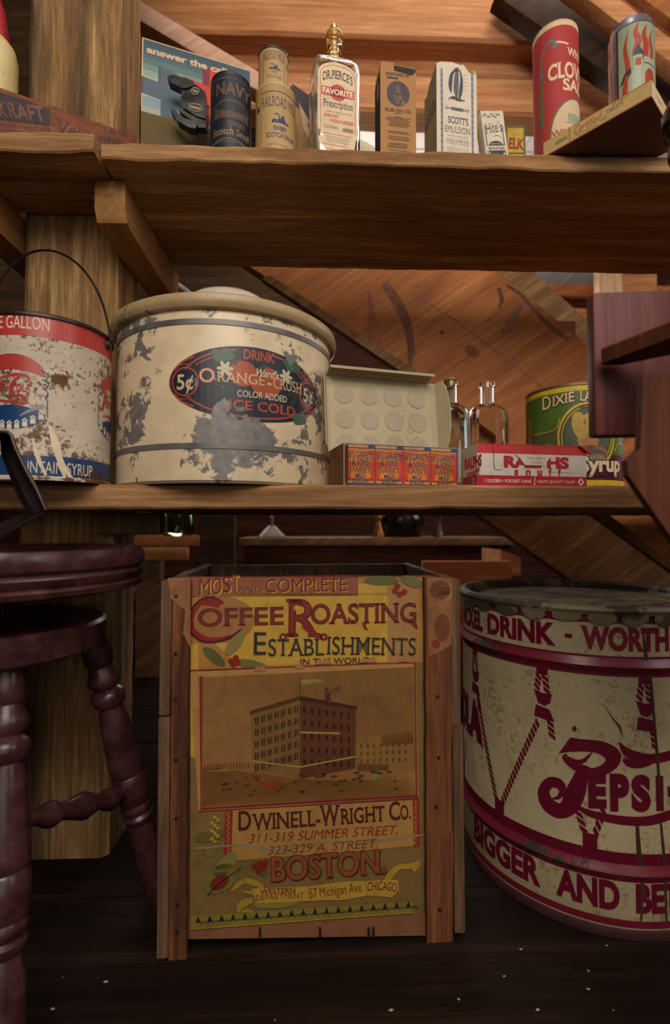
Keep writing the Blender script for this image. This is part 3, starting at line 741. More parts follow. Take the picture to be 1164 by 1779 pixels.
for j in range(3):
    for i in range(4):
        u, v = .026+i*.044, .012+j*.043
        a.ring(u, v, .0168, .0168, .0006, '#8d7a60', 200 if i < 2 else 100, 330, px=False)
rr = random.Random(4)
for k in range(34):
    a.ell(.115+rr.random()*.05, .012+rr.random()*.085, .0009, .0007, '#5b3f2a', n=6, px=False)
a.build('can_marks', t, wear=.06)

p = A(829, 843, .738); p.z = LZ; deg = 8
w, d, h = .182, .05, A(829, 770, .738).z-LZ-.001
t = thing('snuff_carton', 'white and red closed snuff carton in front of the yellow syrup can', 'carton', p)
M = turned(p, deg); ex = M.to_3x3() @ Vector((1, 0, 0)); ey = M.to_3x3() @ Vector((0, 1, 0))
bm = NB(); carton(bm, w, d, h, M, lid=True); obj('body', bm, ink('#cfc2b2'), t)
s = Plane(p, ex); a = Art(s)
RED = '#b5222b'
a.uvrect(0, 0, w, h, '#d6cbbe'); a.up()
a.uvrect(0, .0005, w, .0165, RED); a.uvrect(0, h-.0135, w, h, '#c43a38'); a.up()
a.text('RALPHS', (.043, h-.0335), (.152, h-.0335), .0155, RED, .06, px=False)
a.text('s', (.06, h-.0455), (.0668, h-.0455), .011, RED, .05, .03, px=False); a.text('n', (.079, h-.0455), (.087, h-.0455), .011, RED, .05, .03, px=False); a.text('u', (.098, h-.0455), (.106, h-.0455), .011, RED, .05, .03, px=False); a.text('f', (.117, h-.0455), (.1225, h-.0455), .011, RED, .05, .03, px=False); a.text('f', (.133, h-.0455), (.1385, h-.0455), .011, RED, .05, .03, px=False)
a.text('1 DOZEN • POCKET CANS', (.012, .006), (.088, .006), .0045, '#e6d6c8', .02, px=False); a.pen([(.093, .002), (.0945, .015)], .0012, '#e6d6c8', False, px=False)
a.text('HELME QUALITY SNUFF', (.098, .006), (.162, .006), .0045, '#e6d6c8', .0, px=False)
a.poly([(.166, .0085), (.172, .0145), (.178, .0085), (.172, .0025)], '#e6d6c8', False); a.up(); a.poly([(.169, .0085), (.172, .0115), (.175, .0085), (.172, .0055)], RED, False)
a.up()
a.poly([(.062, h-.0135), (.121, h-.0135), (.121, h-.0165), (.11, h-.03), (.078, h-.03), (.07, h-.021), (.062, h-.015)], '#d9cec2', False); a.up()
a.text('PULL FIRMLY', (.082, h-.021), (.112, h-.021), .003, RED, .0, px=False); a.text('TO OPEN', (.087, h-.0275), (.107, h-.0275), .003, RED, .0, px=False)
a.pen([(.0265, h-.0135), (.0275, h-.034), (.031, h-.038), (.04, h-.038)], [.0012, .0011, .001, .0006], '#4a3530', px=False); a.pen([(.062, h-.0145), (.07, h-.021), (.078, h-.031), (.112, h-.0315)], [.0012, .001, .0008, .0004], '#4a3530', px=False)
a.pen([(.12, h-.0405), (.16, h-.0408)], .0004, '#6a544a', False, px=False); a.pen([(.0255, h-.0005), (.0262, h-.014)], .0009, '#4a2520', False, px=False)
a.build('front_print', t, wear=.08)
s2 = Plane(M @ Vector((0, d, 0)), -ey); a = Art(s2)
a.uvrect(0, 0, d, h, '#c6b9a8'); a.up(); a.uvrect(0, 0, d, .0165, '#8e2430'); a.up()
a.text('RALPHS', (.008, h-.034), (.066, h-.034), .0155, RED, .06, px=False); a.text('snuff', (.016, h-.046), (.06, h-.046), .009, RED, .04, .03, px=False)
a.ring(d-.012, .0085, .004, .004, .001, '#e6d6c8', px=False)
a.build('end_print', t, wear=.08)
bm = NB(); Mf = M @ Matrix.Translation((0, 0, h))       # torn lid flap lifting at the right
box(bm, .0265, w-.012, -.0008, .03, .0004, .0014, 0, Mf)
prism(bm, [(w-.014, .001), (w+.004, -.0115), (w+.006, -.012), (w-.008, .0012)], -.002, .006, lambda a_, b_, d_: Mf @ Vector((a_, -.004+d_*.5, b_)))
obj('torn_flap', bm, ink('#c43a38', wear=.1), t)

# ------------------------------------------------------------------ two clear bottles at the back of the lower shelf
def loft(bm, secs, n=40, M=None, caps=True):
    """sections (z, hx, hy, r): rounded rectangle half sizes, corner radius"""
    rows = []
    for z, hx, hy, r in secs:
        r = min(r, hx, hy); row = []
        for i in range(n):
            q = i//(n//4); k = (i % (n//4))/(n//4-1); w = PI/2*(q+k)
            c_ = ((hx-r) if q in (0, 3) else -(hx-r), (hy-r) if q in (0, 1) else -(hy-r))
            v = Vector((c_[0]+r*math.cos(w), c_[1]+r*math.sin(w), z)); row.append(bm.verts.new(M @ v if M is not None else v))
        rows.append(row)
    for a_, b_ in zip(rows, rows[1:]):
        for i in range(n): bm.faces.new((a_[i], a_[(i+1) % n], b_[(i+1) % n], b_[i]))
    if caps: bm.faces.new(rows[0][::-1]); bm.faces.new(rows[-1])
def bottle_mesh(hx, hy, hb, hn, rn, M, th=.0028, lip=.0022, corner=.009):
    """flat sided bottle: body height hb, neck top hn, neck radius rn; one closed glass wall inside and out"""
    bm = NB(); sh = (hn-hb)*.34
    def secs(o, z0, top):
        L = [(z0, hx-o-.003, hy-o-.003, corner), (z0+.003, hx-o, hy-o, corner), (hb*.94, hx-o, hy-o, corner), (hb, (hx-o)*.97, (hy-o)*.97, corner)]
        for i in range(1, 7):
            k = i/6; e = math.cos(k*PI/2); L.append((hb+sh*math.sin(k*PI/2), rn-o+((hx-o)*.97-rn+o)*e, rn-o+max(0, (hy-o)*.97-rn+o)*e, corner if k < .4 else 1))
        L.append((hn-.012, rn-o, rn-o, 1)); return L
    outer = secs(0, 0, hn)+[(hn-.011, rn+lip, rn+lip, 1), (hn-.002, rn+lip, rn+lip, 1), (hn, rn+lip*.5, rn+lip*.5, 1), (hn, rn-th*.8, rn-th*.8, 1)]
    inner = secs(th, th*1.6, hn)[::-1]
    loft(bm, outer+inner, 48, M); return bm
M_glass = glass('clear_old_glass', (.93, .96, .95)); M_glass2 = glass('aqua_glass', (.82, .93, .92))
def clear_bottle(px, Y, hx, hy, pysh, pytop, rn, mat, label, deg=0, cork=False):
    c_ = A(px, 700, Y); loc = Vector((c_.x, Y+hy, LZ+.0005)); zsh = A(px, pysh, Y).z-LZ; ztop = A(px, pytop, Y).z-LZ
    t = thing('glass_bottle', label, 'bottle', loc)
    obj('bottle_body', bottle_mesh(hx, hy, zsh, ztop, rn, turned(loc, deg)), mat, t, smooth=50)
    if cork:
        bm = NB(); lathe(bm, [(0, ztop-.014), (rn-.0034, ztop-.014), (rn-.003, ztop+.003), (rn-.004, ztop+.005), (0, ztop+.005)], 32, loc); obj('cork', bm, M_cork, t)
clear_bottle(789, .885, .031, .022, 718, 656, .0115, M_glass2, 'corked clear glass bottle half hidden by the open orange carton lid', 0, True)
clear_bottle(853, .88, .0345, .02, 720, 659, .0125, M_glass, 'open clear flat sided glass bottle behind the white and red carton', 4)

# ------------------------------------------------------------------ dixie syrup can
cx, cy, R = fitcyl(914, 1082, 760, .825); zt = A(1030, 663, cy-R).z
t = thing('syrup_can', 'green and maroon syrup can with yellow bands on the lower shelf', 'can', (cx, cy, LZ))
bm = NB(); lathe(bm, [(0, LZ+.003), (R-.003, LZ+.002), (R+.001, LZ), (R+.001, LZ+.004), (R, LZ+.005), (R, zt-.005), (R+.001, zt-.004), (R+.001, zt), (R-.003, zt), (R-.004, zt-.004), (0, zt-.004)], 96, (cx, cy, 0)); obj('body', bm, plain('tin_plate', '#7a6a3c', .4, .5), t)
c = Cyl(cx, cy, R); a = Art(c); full = PI*R*.999
zg = c.uv(960, 810)[1]
a.uvrect(-full, LZ+.006, full, zt-.006, '#57702c'); a.up()
a.uvrect(-full, zt-.014, full, zt-.0055, '#d8b62c'); a.uvrect(-full, LZ+.0055, full, LZ+.018, '#e0bd28')
zm = c.uv(1075, 790)[1]
a.uvrect(-full, LZ+.018, full, LZ+.062, '#5e1c34'); a.up()
uo = c.uv(1022, 740)[0]; zo = .712
a.poly([(-full, LZ+.085), (uo-.07, LZ+.085), (uo-.03, zo-.04), (uo-.04, zo+.02), (uo-.06, LZ+.105), (-full, LZ+.105)], '#59603a', False); a.up()
for sgn in (-1, 1):
    a.pen([(uo+sgn*.1, LZ+.105), (uo+sgn*.062, LZ+.106), (uo+sgn*.05, zo+.012), (uo+sgn*.044, zo+.028)], .0016, '#d0a832', px=False); a.pen([(uo+sgn*.1, LZ+.083), (uo+sgn*.062, LZ+.082), (uo+sgn*.05, zo-.03)], .0016, '#d0a832', px=False)
a.up()
a.ell(uo, zo-.006, .049, .058, '#d6b23a', px=False); a.up(); a.ell(uo, zo-.006, .045, .054, '#3f4a30', px=False); a.up(); a.ring(uo, zo-.006, .0415, .05, .0022, '#cfa93c', px=False); a.ell(uo, zo-.006, .039, .047, '#56604e', px=False); a.up()
a.ell(uo, zo-.012, .017, .021, '#b98558', px=False); a.ell(uo+.004, zo-.038, .03, .016, '#a06a48', px=False); a.up()
a.ell(uo-.013, zo+.012, .012, .024, '#c8a24a', rot=12, px=False); a.ell(uo+.006, zo+.02, .016, .014, '#c8a24a', px=False); a.ell(uo+.008, zo-.04, .022, .011, '#5a5464', px=False); a.up()
for k in range(7): a.ell(uo-.006+k*.005, zo-.043, .0018, .007, '#b08a50', rot=15, px=False)
a.up()
e = c.uv(943, 715)[0]
a.text('D', (e, zt-.039), (e+.0165, zt-.039), .023, '#e3c49a', .02, .03, px=False, outline='#2a2a1c', ow=.05)
a.text('IXIE', (e+.0185, zt-.036), (e+.0545, zt-.0315), .0165, '#e3c49a', .02, .05, px=False, outline='#2a2a1c', ow=.05)
a.text('LAND', (e+.062, zt-.0315), (e+.103, zt-.036), .0165, '#e3c49a', .02, .05, px=False, outline='#2a2a1c', ow=.05)
a.text('BRAND', (uo-.012, zt-.045), (uo+.012, zt-.045), .004, '#2a2a1c', .01, px=False)
s0 = c.uv(1080, 810)[0]; s0 = c.uv(1078, 810)[0]
a.text('Syrup', (s0-.085, LZ+.032), (s0-.006, LZ+.034), .0245, '#e6d3ae', .04, .03, px=False, outline='#241016', ow=.04)
a.text('CANE SYRUP AND CORN SYRUP', (uo-.05, LZ+.0225), (uo+.05, LZ+.0225), .0045, '#24182a', .01, px=False)
a.uvrect(c.uv(919, 800)[0], LZ+.085, c.uv(926, 800)[0], LZ+.135, '#9a7a42')
a.build('paper_label', t, rough=.4)

# ------------------------------------------------------------------ coffee crate
cz = A(290, 1003, .66).z; FLc = Vector((A(291, 1668, .66).x, .662, 0)); FRc = Vector((A(789, 1640, .676).x, .678, 0))
ex = (FRc-FLc).normalized(); deg = math.degrees(math.atan2(ex.y, ex.x)); CW = (FRc-FLc).length; CD = .31; CH = cz
t = thing('coffee_crate', 'tall open wooden coffee crate with pictorial paper label on the floor', 'crate', FLc)
M = turned(FLc, deg)
def cboard(x0, x1, y0, y1, z0, z1, axis, seed, amp=.0012, n=60):
    bm = NB(); board(bm, x0, x1, y0, y1, z0, z1, n=n, axis=axis, amp=amp, freq=26, seed=seed, M=M); return bm
xa, xb = A(331, 1300, .668).x-FLc.x, A(739, 1300, .676).x-FLc.x
obj('front_panel', cboard(xa-.02, xb+.02, .012, .024, .015, CH-.002, 0, 21, .0008), M_crate, t)
obj('corner_cleat', cboard(0, xa-.002, .0, .0115, .0, CH-.003, 2, 22), M_crate, t)
obj('corner_cleat', cboard(xb+.001, CW, .0, .0115, .0, CH-.003, 2, 23), M_crate, t)
zs = .305
obj('side_board', cboard(-.0145, -.0005, .0, CD, .002, zs, 1, 24, .0018), M_crate_grey, t)
obj('side_board', cboard(-.0145, -.0005, .001, CD, zs+.0025, CH-.004, 1, 25, .0018), M_crate_grey, t)
obj('side_board', cboard(CW+.0005, CW+.0145, .0, CD, .01, zs-.02, 1, 26, .0018), M_crate_grey, t)
obj('side_board', cboard(CW+.0005, CW+.0125, .001, CD, zs-.018, CH-.006, 1, 27, .0018), M_crate_grey, t)
obj('back_panel', cboard(0, CW, CD-.012, CD, .01, CH-.006, 0, 28), M_crate_grey, t)
obj('bottom_panel', cboard(0, CW, .025, CD-.013, .01, .022, 0, 29), M_crate_grey, t)
sp = Plane(M @ Vector((0, .0115, 0)), ex); a = Art(sp, eps=.00005, base=.0008)
OCH, YEL, TAN, MAR, RED_, DK, OLV, BRN = '#a8783a', '#c0963a', '#a57a48', '#6b2226', '#7d1f1e', '#2c2a30', '#7c6236', '#8a5c34'
a.rect(331, 1003, 738, 1622, OLV); a.up()
a.poly([(331, 1003), (738, 1003), (738, 1150), (331, 1166)], OCH); a.up()
a.poly([(375, 1030), (673, 1030), (673, 1150), (420, 1157), (375, 1120)], YEL); a.poly([(331, 1120), (345, 1118), (345, 1315), (331, 1315)], YEL); a.rect(622, 1014, 673, 1034, YEL); a.poly([(673, 1024), (725, 1022), (725, 1148), (673, 1150)], TAN); a.rect(331, 1003, 622, 1034, '#8d5238'); a.up()
a.frame([(331, 1002), (622, 1002), (622, 1034), (331, 1036)], 1.5, MAR)
MO = dict(serif=.035, outline='#c9a02c', ow=.02)
for i, (ch, x0, x1, y) in enumerate((('M', 345, 366, 1033), ('O', 368, 385, 1032), ('S', 387, 401, 1029), ('T', 403, 415, 1026))): a.text(ch, (x0, y), (x1, y), y-28, MAR, .0, .035, shadow='#c9a02c', sh=.07)
a.text('AND', (413, 1030), (455, 1030), 1019, MAR, .0, shadow='#c9a02c', sh=.07); a.text('COMPLETE', (462, 1029), (602, 1027), 1006, MAR, .0, .03, shadow='#c9a02c', sh=.07)
a.up()
BR = dict(serif=.05, outline='#4a1a1a', ow=.022)
a.ell(390, 1076, 52, 40, '#9c6b3c'); a.up()
a.pen([(388, 1048), (372, 1041), (350, 1045), (333, 1066), (332, 1090), (350, 1109), (376, 1112), (402, 1106), (420, 1092)], [5, 9, 10, 11, 12, 12, 9, 6, 2], '#4a1a1a'); a.up()
a.pen([(386, 1048), (372, 1043), (351, 1047), (335, 1067), (334, 1090), (351, 1107), (376, 1110), (400, 1104)], [3, 6, 7, 8, 9, 9, 6, 3], '#86231f'); a.up()
a.poly([(345, 1043), (387, 1043), (380, 1056), (350, 1050)], '#86231f'); a.up()
a.text('OFFEE', (345, 1088), (492, 1084), 1058, '#782a22', .0, **BR); a.up()
a.text('R', (498, 1104), (556, 1104), 1042, '#822a22', .0, .05, outline='#4a1a1a', ow=.02); a.up()
for x in (492, 562): a.ring(x, 1106, 5, 4.5, 4, '#7d1f1e')
a.pen([(528, 1084), (545, 1100), (560, 1108)], [12, 10, 6], '#822a22'); a.up(); 
for k in range(4): a.pen([(515+6*math.cos(k*PI/4), 1056+6*math.sin(k*PI/4)), (515-6*math.cos(k*PI/4), 1056-6*math.sin(k*PI/4))], 1.2, '#e0b23a', False)
a.text('OASTING', (541, 1083), (722, 1080), 1050, '#782a22', .0, **BR); a.pen([(716, 1080), (722, 1088), (724, 1092)], [8, 6, 2], '#782a22'); a.pen([(632, 1080), (634, 1090), (640, 1094)], [7, 5, 1], '#782a22')
ES = dict(serif=.06, outline='#8a7a4a', ow=.012)
a.text('E', (441, 1137), (462, 1137), 1098, '#2f2b27', .0, **ES); a.text('STABL', (466, 1139), (563, 1138), 1110, '#2f2b27', .0, **ES); a.text('ISHMENTS', (567, 1136), (722, 1138), 1106, '#2f2b27', .0, **ES)
a.text('IN THE WORLD', (522, 1154), (642, 1151), 1144, '#3a2c22', .01)
a.up()
for (x, y, rx, ry, r_, cc) in ((372, 1140, 24, 9, 40, '#5a5a32'), (408, 1118, 24, 10, -50, '#82763c'), (438, 1154, 28, 8, 12, '#716a38'), (662, 1008, 30, 8, 0, '#68643a'), (715, 1010, 20, 9, 20, '#6e683c')): a.ell(x, y, rx, ry, cc, rot=r_)
a.up()
for x, y in ((402, 1148), (410, 1142), (414, 1150), (406, 1154), (686, 1026), (694, 1032), (702, 1028), (690, 1018)): a.ell(x, y, 5.2, 5, '#8a2a18')
a.up()
# picture with its red frame
a.poly([(331, 1166), (722, 1151), (726, 1384), (345, 1408)], '#ae8048'); a.poly([(345, 1176), (718, 1158), (721, 1384), (350, 1404)], '#bd8850'); a.up()
a.pen([(331, 1164), (420, 1161), (640, 1153), (720, 1151)], 2.2, '#7d1f2a', False); a.pen([(720, 1151), (723, 1384)], 3, '#7d1f2a', False); a.pen([(350, 1174), (350, 1404), (724, 1381)], 4.5, '#7d1f2a', False); a.pen([(345, 1408), (727, 1386)], 1.6, '#7d1f2a', False)
a.up()
GR = '#8f6233'
a.poly([(352, 1312), (440, 1306), (440, 1330), (352, 1340)], '#96683a'); a.poly([(352, 1340), (717, 1318), (719, 1380), (352, 1400)], '#8d5f33'); a.poly([(352, 1330), (520, 1352), (620, 1356), (719, 1340), (719, 1380), (352, 1400)], '#b58247'); a.up()
a.poly([(436, 1236), (521, 1211), (521, 1352), (438, 1332)], '#7c5a30'); a.poly([(521, 1211), (618, 1228), (617, 1334), (521, 1352)], '#5e3520'); a.poly([(618, 1280), (718, 1272), (718, 1330), (618, 1336)], '#8a6232'); a.poly([(662, 1276), (717, 1271), (717, 1290), (662, 1294)], '#7a4526'); a.up()
a.poly([(434, 1234), (521, 1208), (521, 1216), (434, 1241)], '#503619'); a.poly([(521, 1208), (620, 1226), (620, 1232), (521, 1216)], '#432412')
for i in range(7):
    for j in range(5):
        x = 443+i*11.4; yt = 1246+j*20-(i*3.3)+j*.4
        a.poly([(x, yt), (x+3, yt-1), (x+3, yt+11), (x, yt+12)], '#3c2a18'); a.poly([(x+4.4, yt-1), (x+7, yt-2), (x+7, yt+10), (x+4.4, yt+11)], '#46321c')
        x = 527+i*12.8; yt = 1226+j*23+i*1.9-j*i*.35
        a.poly([(x, yt), (x+4, yt+.6), (x+4, yt+11), (x, yt+11)], '#331c12')
for i in range(8):
    for j in range(3): a.rect(626+i*11, 1292+j*13-i*.5, 629+i*11, 1299+j*13-i*.5, '#563a1e')
a.up()
a.pen([(438, 1321), (521, 1331), (617, 1313)], 2.4, '#b08a42', False); a.pen([(521, 1271), (590, 1273)], 3.2, '#a8823e', False); a.pen([(521, 1211), (521, 1176)], 1.2, '#4a341c', False); a.poly([(522, 1181), (545, 1178), (566, 1182), (540, 1188), (523, 1189)], '#967a3e')
a.rect(564, 1203, 574, 1219, '#5a2a1c'); a.pen([(568, 1203), (566, 1196), (575, 1200), (588, 1194), (590, 1198)], [4, 7, 6, 8, 3], '#6b4a34')
a.rect(452, 1352, 486, 1368, '#8a3c1c'); a.rect(452, 1352, 486, 1356, '#a87a3a'); a.pen([(646, 1352), (662, 1338), (672, 1332)], [7, 6, 4], '#6c7c50'); a.rect(620, 1326, 675, 1338, '#6a4020')
rr = random.Random(9)
for k in range(40): x = 360+rr.random()*330; y = 1352+rr.random()*32-(x-360)*.045; a.ell(x, y, 3+rr.random()*4, 2.2, '#4f3420', n=8)
for k in range(16): x = 356+k*5; a.rect(x, 1326-k*.2, x+2, 1338-k*.3, '#5c4022')
# lower panel lettering
a.up()
a.poly([(404, 1406), (716, 1388), (719, 1468), (402, 1494)], '#a87e42'); a.up()
a.poly([(392, 1408), (405, 1407), (402, 1494), (390, 1495)], '#8a2320'); a.poly([(716, 1387), (727, 1386), (728, 1467), (718, 1468)], '#8a2320'); a.up()
for k in range(9): a.ring(398, 1413+k*9.3, 3, 3, 1.2, '#b98a4a', 40, 320); a.ring(722, 1392+k*8.8, 2.6, 2.8, 1.1, '#b98a4a', 40, 320)
DW = dict(serif=.055, outline='#2a1416', ow=.018)
a.text('D', (415, 1441), (436, 1440), 1408, '#5c1a1e', .0, **DW); a.text('WINELL', (439, 1440), (548, 1433), 1413, '#5c1a1e', .0, **DW); a.text('-', (549, 1432), (556, 1432), 1408, '#5c1a1e', .03); a.text('W', (556, 1432), (590, 1430), 1399, '#5c1a1e', .0, **DW); a.text('RIGHT', (592, 1430), (668, 1424), 1404, '#5c1a1e', .0, **DW); a.text('C', (676, 1423), (694, 1422), 1392, '#5c1a1e', .0, **DW); a.text('O.', (696, 1422), (713, 1420), 1398, '#5c1a1e', .0, **DW)
a.up()
a.text('311-319 SUMMER STREET,', (432, 1463), (690, 1447), 1447, '#8a2a22', .0, shear=.25); a.text('323-329 A. STREET.', (465, 1483), (655, 1470), 1468, '#8a2a22', .0, shear=.25)
a.pen([(338, 1472), (420, 1466), (480, 1474), (560, 1462), (640, 1460), (738, 1448)], [5, 3, 5, 3, 5, 3], '#8c7a62'); a.up()
a.text('BOSTON.', (472, 1528), (670, 1513), 1488, '#8c4a26', .02, .05, outline='#3a1c14', ow=.022, shadow='#3a1c14', sh=.05)
for (x, y, rx, ry, r_, cc) in ((384, 1524, 34, 22, -35, '#70682f'), (366, 1478, 12, 8, 0, '#746a34'), (392, 1500, 28, 12, -50, '#857a3c'), (365, 1450, 28, 9, -12, '#625a2e'), (480, 1566, 40, 9, -4, '#7e7430'), (452, 1506, 18, 8, 50, '#5e5c30')): a.ell(x, y, rx, ry, cc, rot=r_)
a.up(); a.ell(382, 1530, 18, 12, '#6a2a1a', rot=-35); a.pen([(362, 1552), (384, 1530), (420, 1505)], [2, 3, 1], '#3a2a16')
for k in range(10): a.ell(374+math.sin(k*2.1)*6, 1418+k*4.6, 4, 2.6, '#b0892e', rot=k*40)
for x, y in ((443, 1503), (452, 1498), (459, 1505), (450, 1510), (462, 1496)): a.ell(x, y, 5.5, 5.2, '#7c2418')
a.up()
RB = '#a8822f'
a.pen([(402, 1545), (425, 1528), (452, 1536), (446, 1548), (424, 1546)], [5, 10, 11, 9, 4], RB); a.pen([(440, 1560), (425, 1566), (420, 1578), (440, 1582)], [10, 14, 16, 6], RB); a.pen([(690, 1540), (672, 1528), (690, 1505), (712, 1502), (728, 1494)], [8, 12, 10, 9, 6], RB); a.pen([(716, 1510), (728, 1500)], [8, 4], RB); a.up()
a.poly([(437, 1541), (536, 1537), (600, 1528), (636, 1527), (690, 1526), (692, 1545), (680, 1556), (638, 1553), (600, 1560), (536, 1562), (445, 1566)], '#b48d36'); a.up()
a.text('WESTERN', (452, 1551), (513, 1548), 1542, '#6a2418', .02); a.text('DEPARTMENT', (445, 1562), (528, 1557), 1552, '#6a2418', .0)
a.text('57 Michigan Ave.', (538, 1558), (630, 1546), 1541, '#6a2418', .0); a.text('CHICAGO.', (637, 1545), (690, 1547), 1530, '#6a2418', .01, arc=.15)
a.pen([(536, 1537), (538, 1561)], 1.2, '#7a5a22', False); a.pen([(634, 1527), (637, 1553)], 1.2, '#7a5a22', False)
a.poly([(331, 1588), (716, 1562), (716, 1582), (331, 1612)], '#83702c'); a.up(); a.pen([(331, 1611), (716, 1582)], 2, '#a8842e', False)
for k in range(19): x = 345+k*20.2; y = 1604-(x-331)*.072; a.poly([(x-5, y-2), (x+5, y-3), (x, y-15)], '#1f2622'); a.pen([(x+4, y-1), (x+10, y-5), (x+16, y-3)], 2, '#3e3c22')
a.poly([(331, 1614), (738, 1584), (738, 1622), (331, 1628)], '#85583c'); a.up()
for x_ in (452, 556, 640, 648): a.poly([(x_-2, 1606), (x_+2, 1608), (x_+3, 1625), (x_-3, 1625)], '#33201a')
a.up()
for (x, y, w_) in ((452, 1162, 20), (560, 1150, 26), (640, 1147, 30), (520, 1158, 16), (700, 1146, 18)): a.poly([(x-w_/2, y+3), (x-w_/3, y-6), (x, y-3), (x+w_/3, y-8), (x+w_/2, y+2)], '#a87450')
a.build('paper_label', t, wear=.13, rough=.5)
# label remnants on the right cleat, tape, nails
spc = Plane(M @ Vector((0, 0, 0)), ex); a = Art(spc, base=.0007)
a.poly([(741, 1003), (786, 1003), (784, 1120), (760, 1135), (744, 1140)], '#8a5a36'); a.up(); a.ell(764, 1025, 18, 16, '#6a3f26'); a.ell(772, 1035, 12, 22, '#99683e', rot=20); a.ell(768, 1090, 14, 24, '#6f3c26'); a.ell(757, 1118, 8, 8, '#7a2f1c')
a.build('label_remnant', t, wear=.2)
a = Art(spc, base=.0007)
a.poly([(292, 1004), (331, 1004), (331, 1125), (318, 1100), (322, 1060), (296, 1040)], '#94603c')
a.build('label_remnant', t, wear=.2)
for (x, y) in ((306, 1036), (305, 1136), (305, 1216), (306, 1320), (306, 1422), (308, 1572), (760, 1210), (762, 1316), (758, 1402), (764, 1580), (308, 1620)):
    u, v = spc.uv(x, y); q = spc.map(u, v, 0); bm = NB(); lathe(bm, [(0, .0012), (.0022, .001), (.0026, -.001)], 10, M=Matrix.Translation(q) @ Matrix.Rotation(PI/2, 4, 'X')); obj('nail_head', bm, M_iron, t)

# ------------------------------------------------------------------ pepsi drum
cx, cy, R = .452, .862, .193
t = thing('syrup_drum', 'large cream and red cola syrup drum with crimped lid on the floor', 'drum', (cx, cy, 0))
HR = .362; LR = .088; HT = .441
prof = [(0, .004), (R-.008, .004), (R-.006, 0), (R-.002, .002), (R-.001, .012), (R, .016), (R, LR-.006), (R+.005, LR), (R, LR+.008), (R, HR-.008), (R+.004, HR-.004), (R+.006, HR), (R+.004, HR+.004), (R, HR+.009), (R, HT-.004)]
dc = [(0, 0, 0, .3, .3, .02, .2)]
DW_ = dict(amount=.265, scale=26, rough=.34, urough=.6, umetal=.0, center=dc)
bm = NB(); lathe(bm, prof, 128, (cx, cy, 0)); obj('body', bm, worn('drum_cream_paint', '#bfae88', '#6e5a40', fine=.44, finec='#96825e', **DW_), t)
for zz in (HR, LR):
    bm = NB(); lathe(bm, [(R+.0002, zz-.010), (R+.0006, zz-.0085), (R+.0045, zz-.004), (R+.0065, zz), (R+.0045, zz+.004), (R+.0006, zz+.0095), (R+.0002, zz+.011)], 128, (cx, cy, 0)); obj('rolled_ridge', bm, worn('ridge_red', '#7a2234', '#3a2a20', .36, 30, .32, .6), t)
bm = NB(); lathe(bm, [(R-.003, -.0 + .0005), (R+.0012, .001), (R+.0018, .006), (R+.0016, .011), (R+.0004, .0145)], 128, (cx, cy, 0)); obj('bottom_chime', bm, worn('chime_paint', '#4c2c2c', '#3a2a22', .4, 30, .45, .6), t)
bm = NB(); lathe(bm, [(R-.012, HT-.012), (R-.012, HT-.003), (R-.004, HT+.002), (R+.004, HT+.001), (R+.006, HT-.004), (R+.0035, HT-.010), (R+.001, HT-.011)], 128, (cx, cy, 0)); lathe(bm, [(0, HT-.013), (R-.013, HT-.0125), (R-.0118, HT-.009)], 128, (cx, cy, 0))
lid = obj('lid', bm, worn('drum_lid_tin', '#85745a', '#4c3e2e', .42, 26, .5, .7), t)
for k in range(28):                                       # crimped tabs of the lid
    w0 = 2*PI*(k+.25*noise.noise((k*2.3, 1, 0)))/28+.02; w1 = w0+2*PI/28*(.8+.15*noise.noise((k*3.1, 0, 2))); bm = NB(); n_ = 5; rows = []
    for i in range(n_+1):
        w = w0+(w1-w0)*i/n_; dz = .009+.007*math.sin(PI*i/n_)*(.9+.8*noise.noise((k*1.7, 0, 0)))+.003*noise.noise((k*1.3, i*.9, 5))
        rows.append([Vector((cx+(R+o_)*math.cos(w), cy+(R+o_)*math.sin(w), z_)) for o_, z_ in ((.004, HT-.009), (.0028, HT-.009-dz), (.0016, HT-.009-dz), (.0026, HT-.009))])
    vv = [[bm.verts.new(q) for q in r_] for r_ in rows]
    for a_, b_ in zip(vv, vv[1:]):
        for j in range(4): bm.faces.new((a_[j], a_[(j+1) % 4], b_[(j+1) % 4], b_[j]))
    bm.faces.new(vv[0]); bm.faces.new(vv[-1][::-1]); obj('tab', bm, lid.data.materials[0], t)
c = Cyl(cx, cy, R, facing=-PI/2); a = Art(c); full = PI*R*.999
dm = {k: worn('drum_'+k, h, '#7a6a52', **DW_) for k, h in dict(red='#70142e', bright='#7e1c2e', cream='#bfae88', stain='#4a3a2c').items()}
band = lambda z0, z1, col: a.uvrect(-full, z0, full, z1, col)
band(.420, HT-.005, 'red'); band(HR+.0095, HR+.0135, 'red'); band(HR-.014, HR-.0085, 'red'); band(LR+.0085, LR+.026, 'red'); band(.0165, .026, 'bright'); band(LR-.012, LR-.0065, 'red')
def Z(px, py): return c.uv(px, py)
e0 = Z(847, 1080)[0]; e1 = Z(966, 1105)[0]; k0 = Z(1010, 1115)[0]; k1 = Z(1162, 1115)[0]
a.text('DRINK', (e0, .3845), (e1, .3845), .0285, 'red', .05, px=False); a.text('A NICKEL', (e0-.13, .3845), (e0-.012, .3845), .0285, 'red', .05, px=False)
a.uvrect(Z(981, 1094)[0], .396, Z(994, 1094)[0], .402, 'red')
a.text('WORTH', (k0, .3845), (k1, .3845), .0285, 'bright', .05, px=False); a.text('A DIME', (k1+.012, .3845), (k1+.12, .3845), .0285, 'bright', .05, px=False)
b0 = Z(824, 1460)[0]; b1 = Z(940, 1535)[0]; n0 = Z(966, 1545)[0]; n1 = Z(1077, 1575)[0]; m0 = Z(1105, 1580)[0]
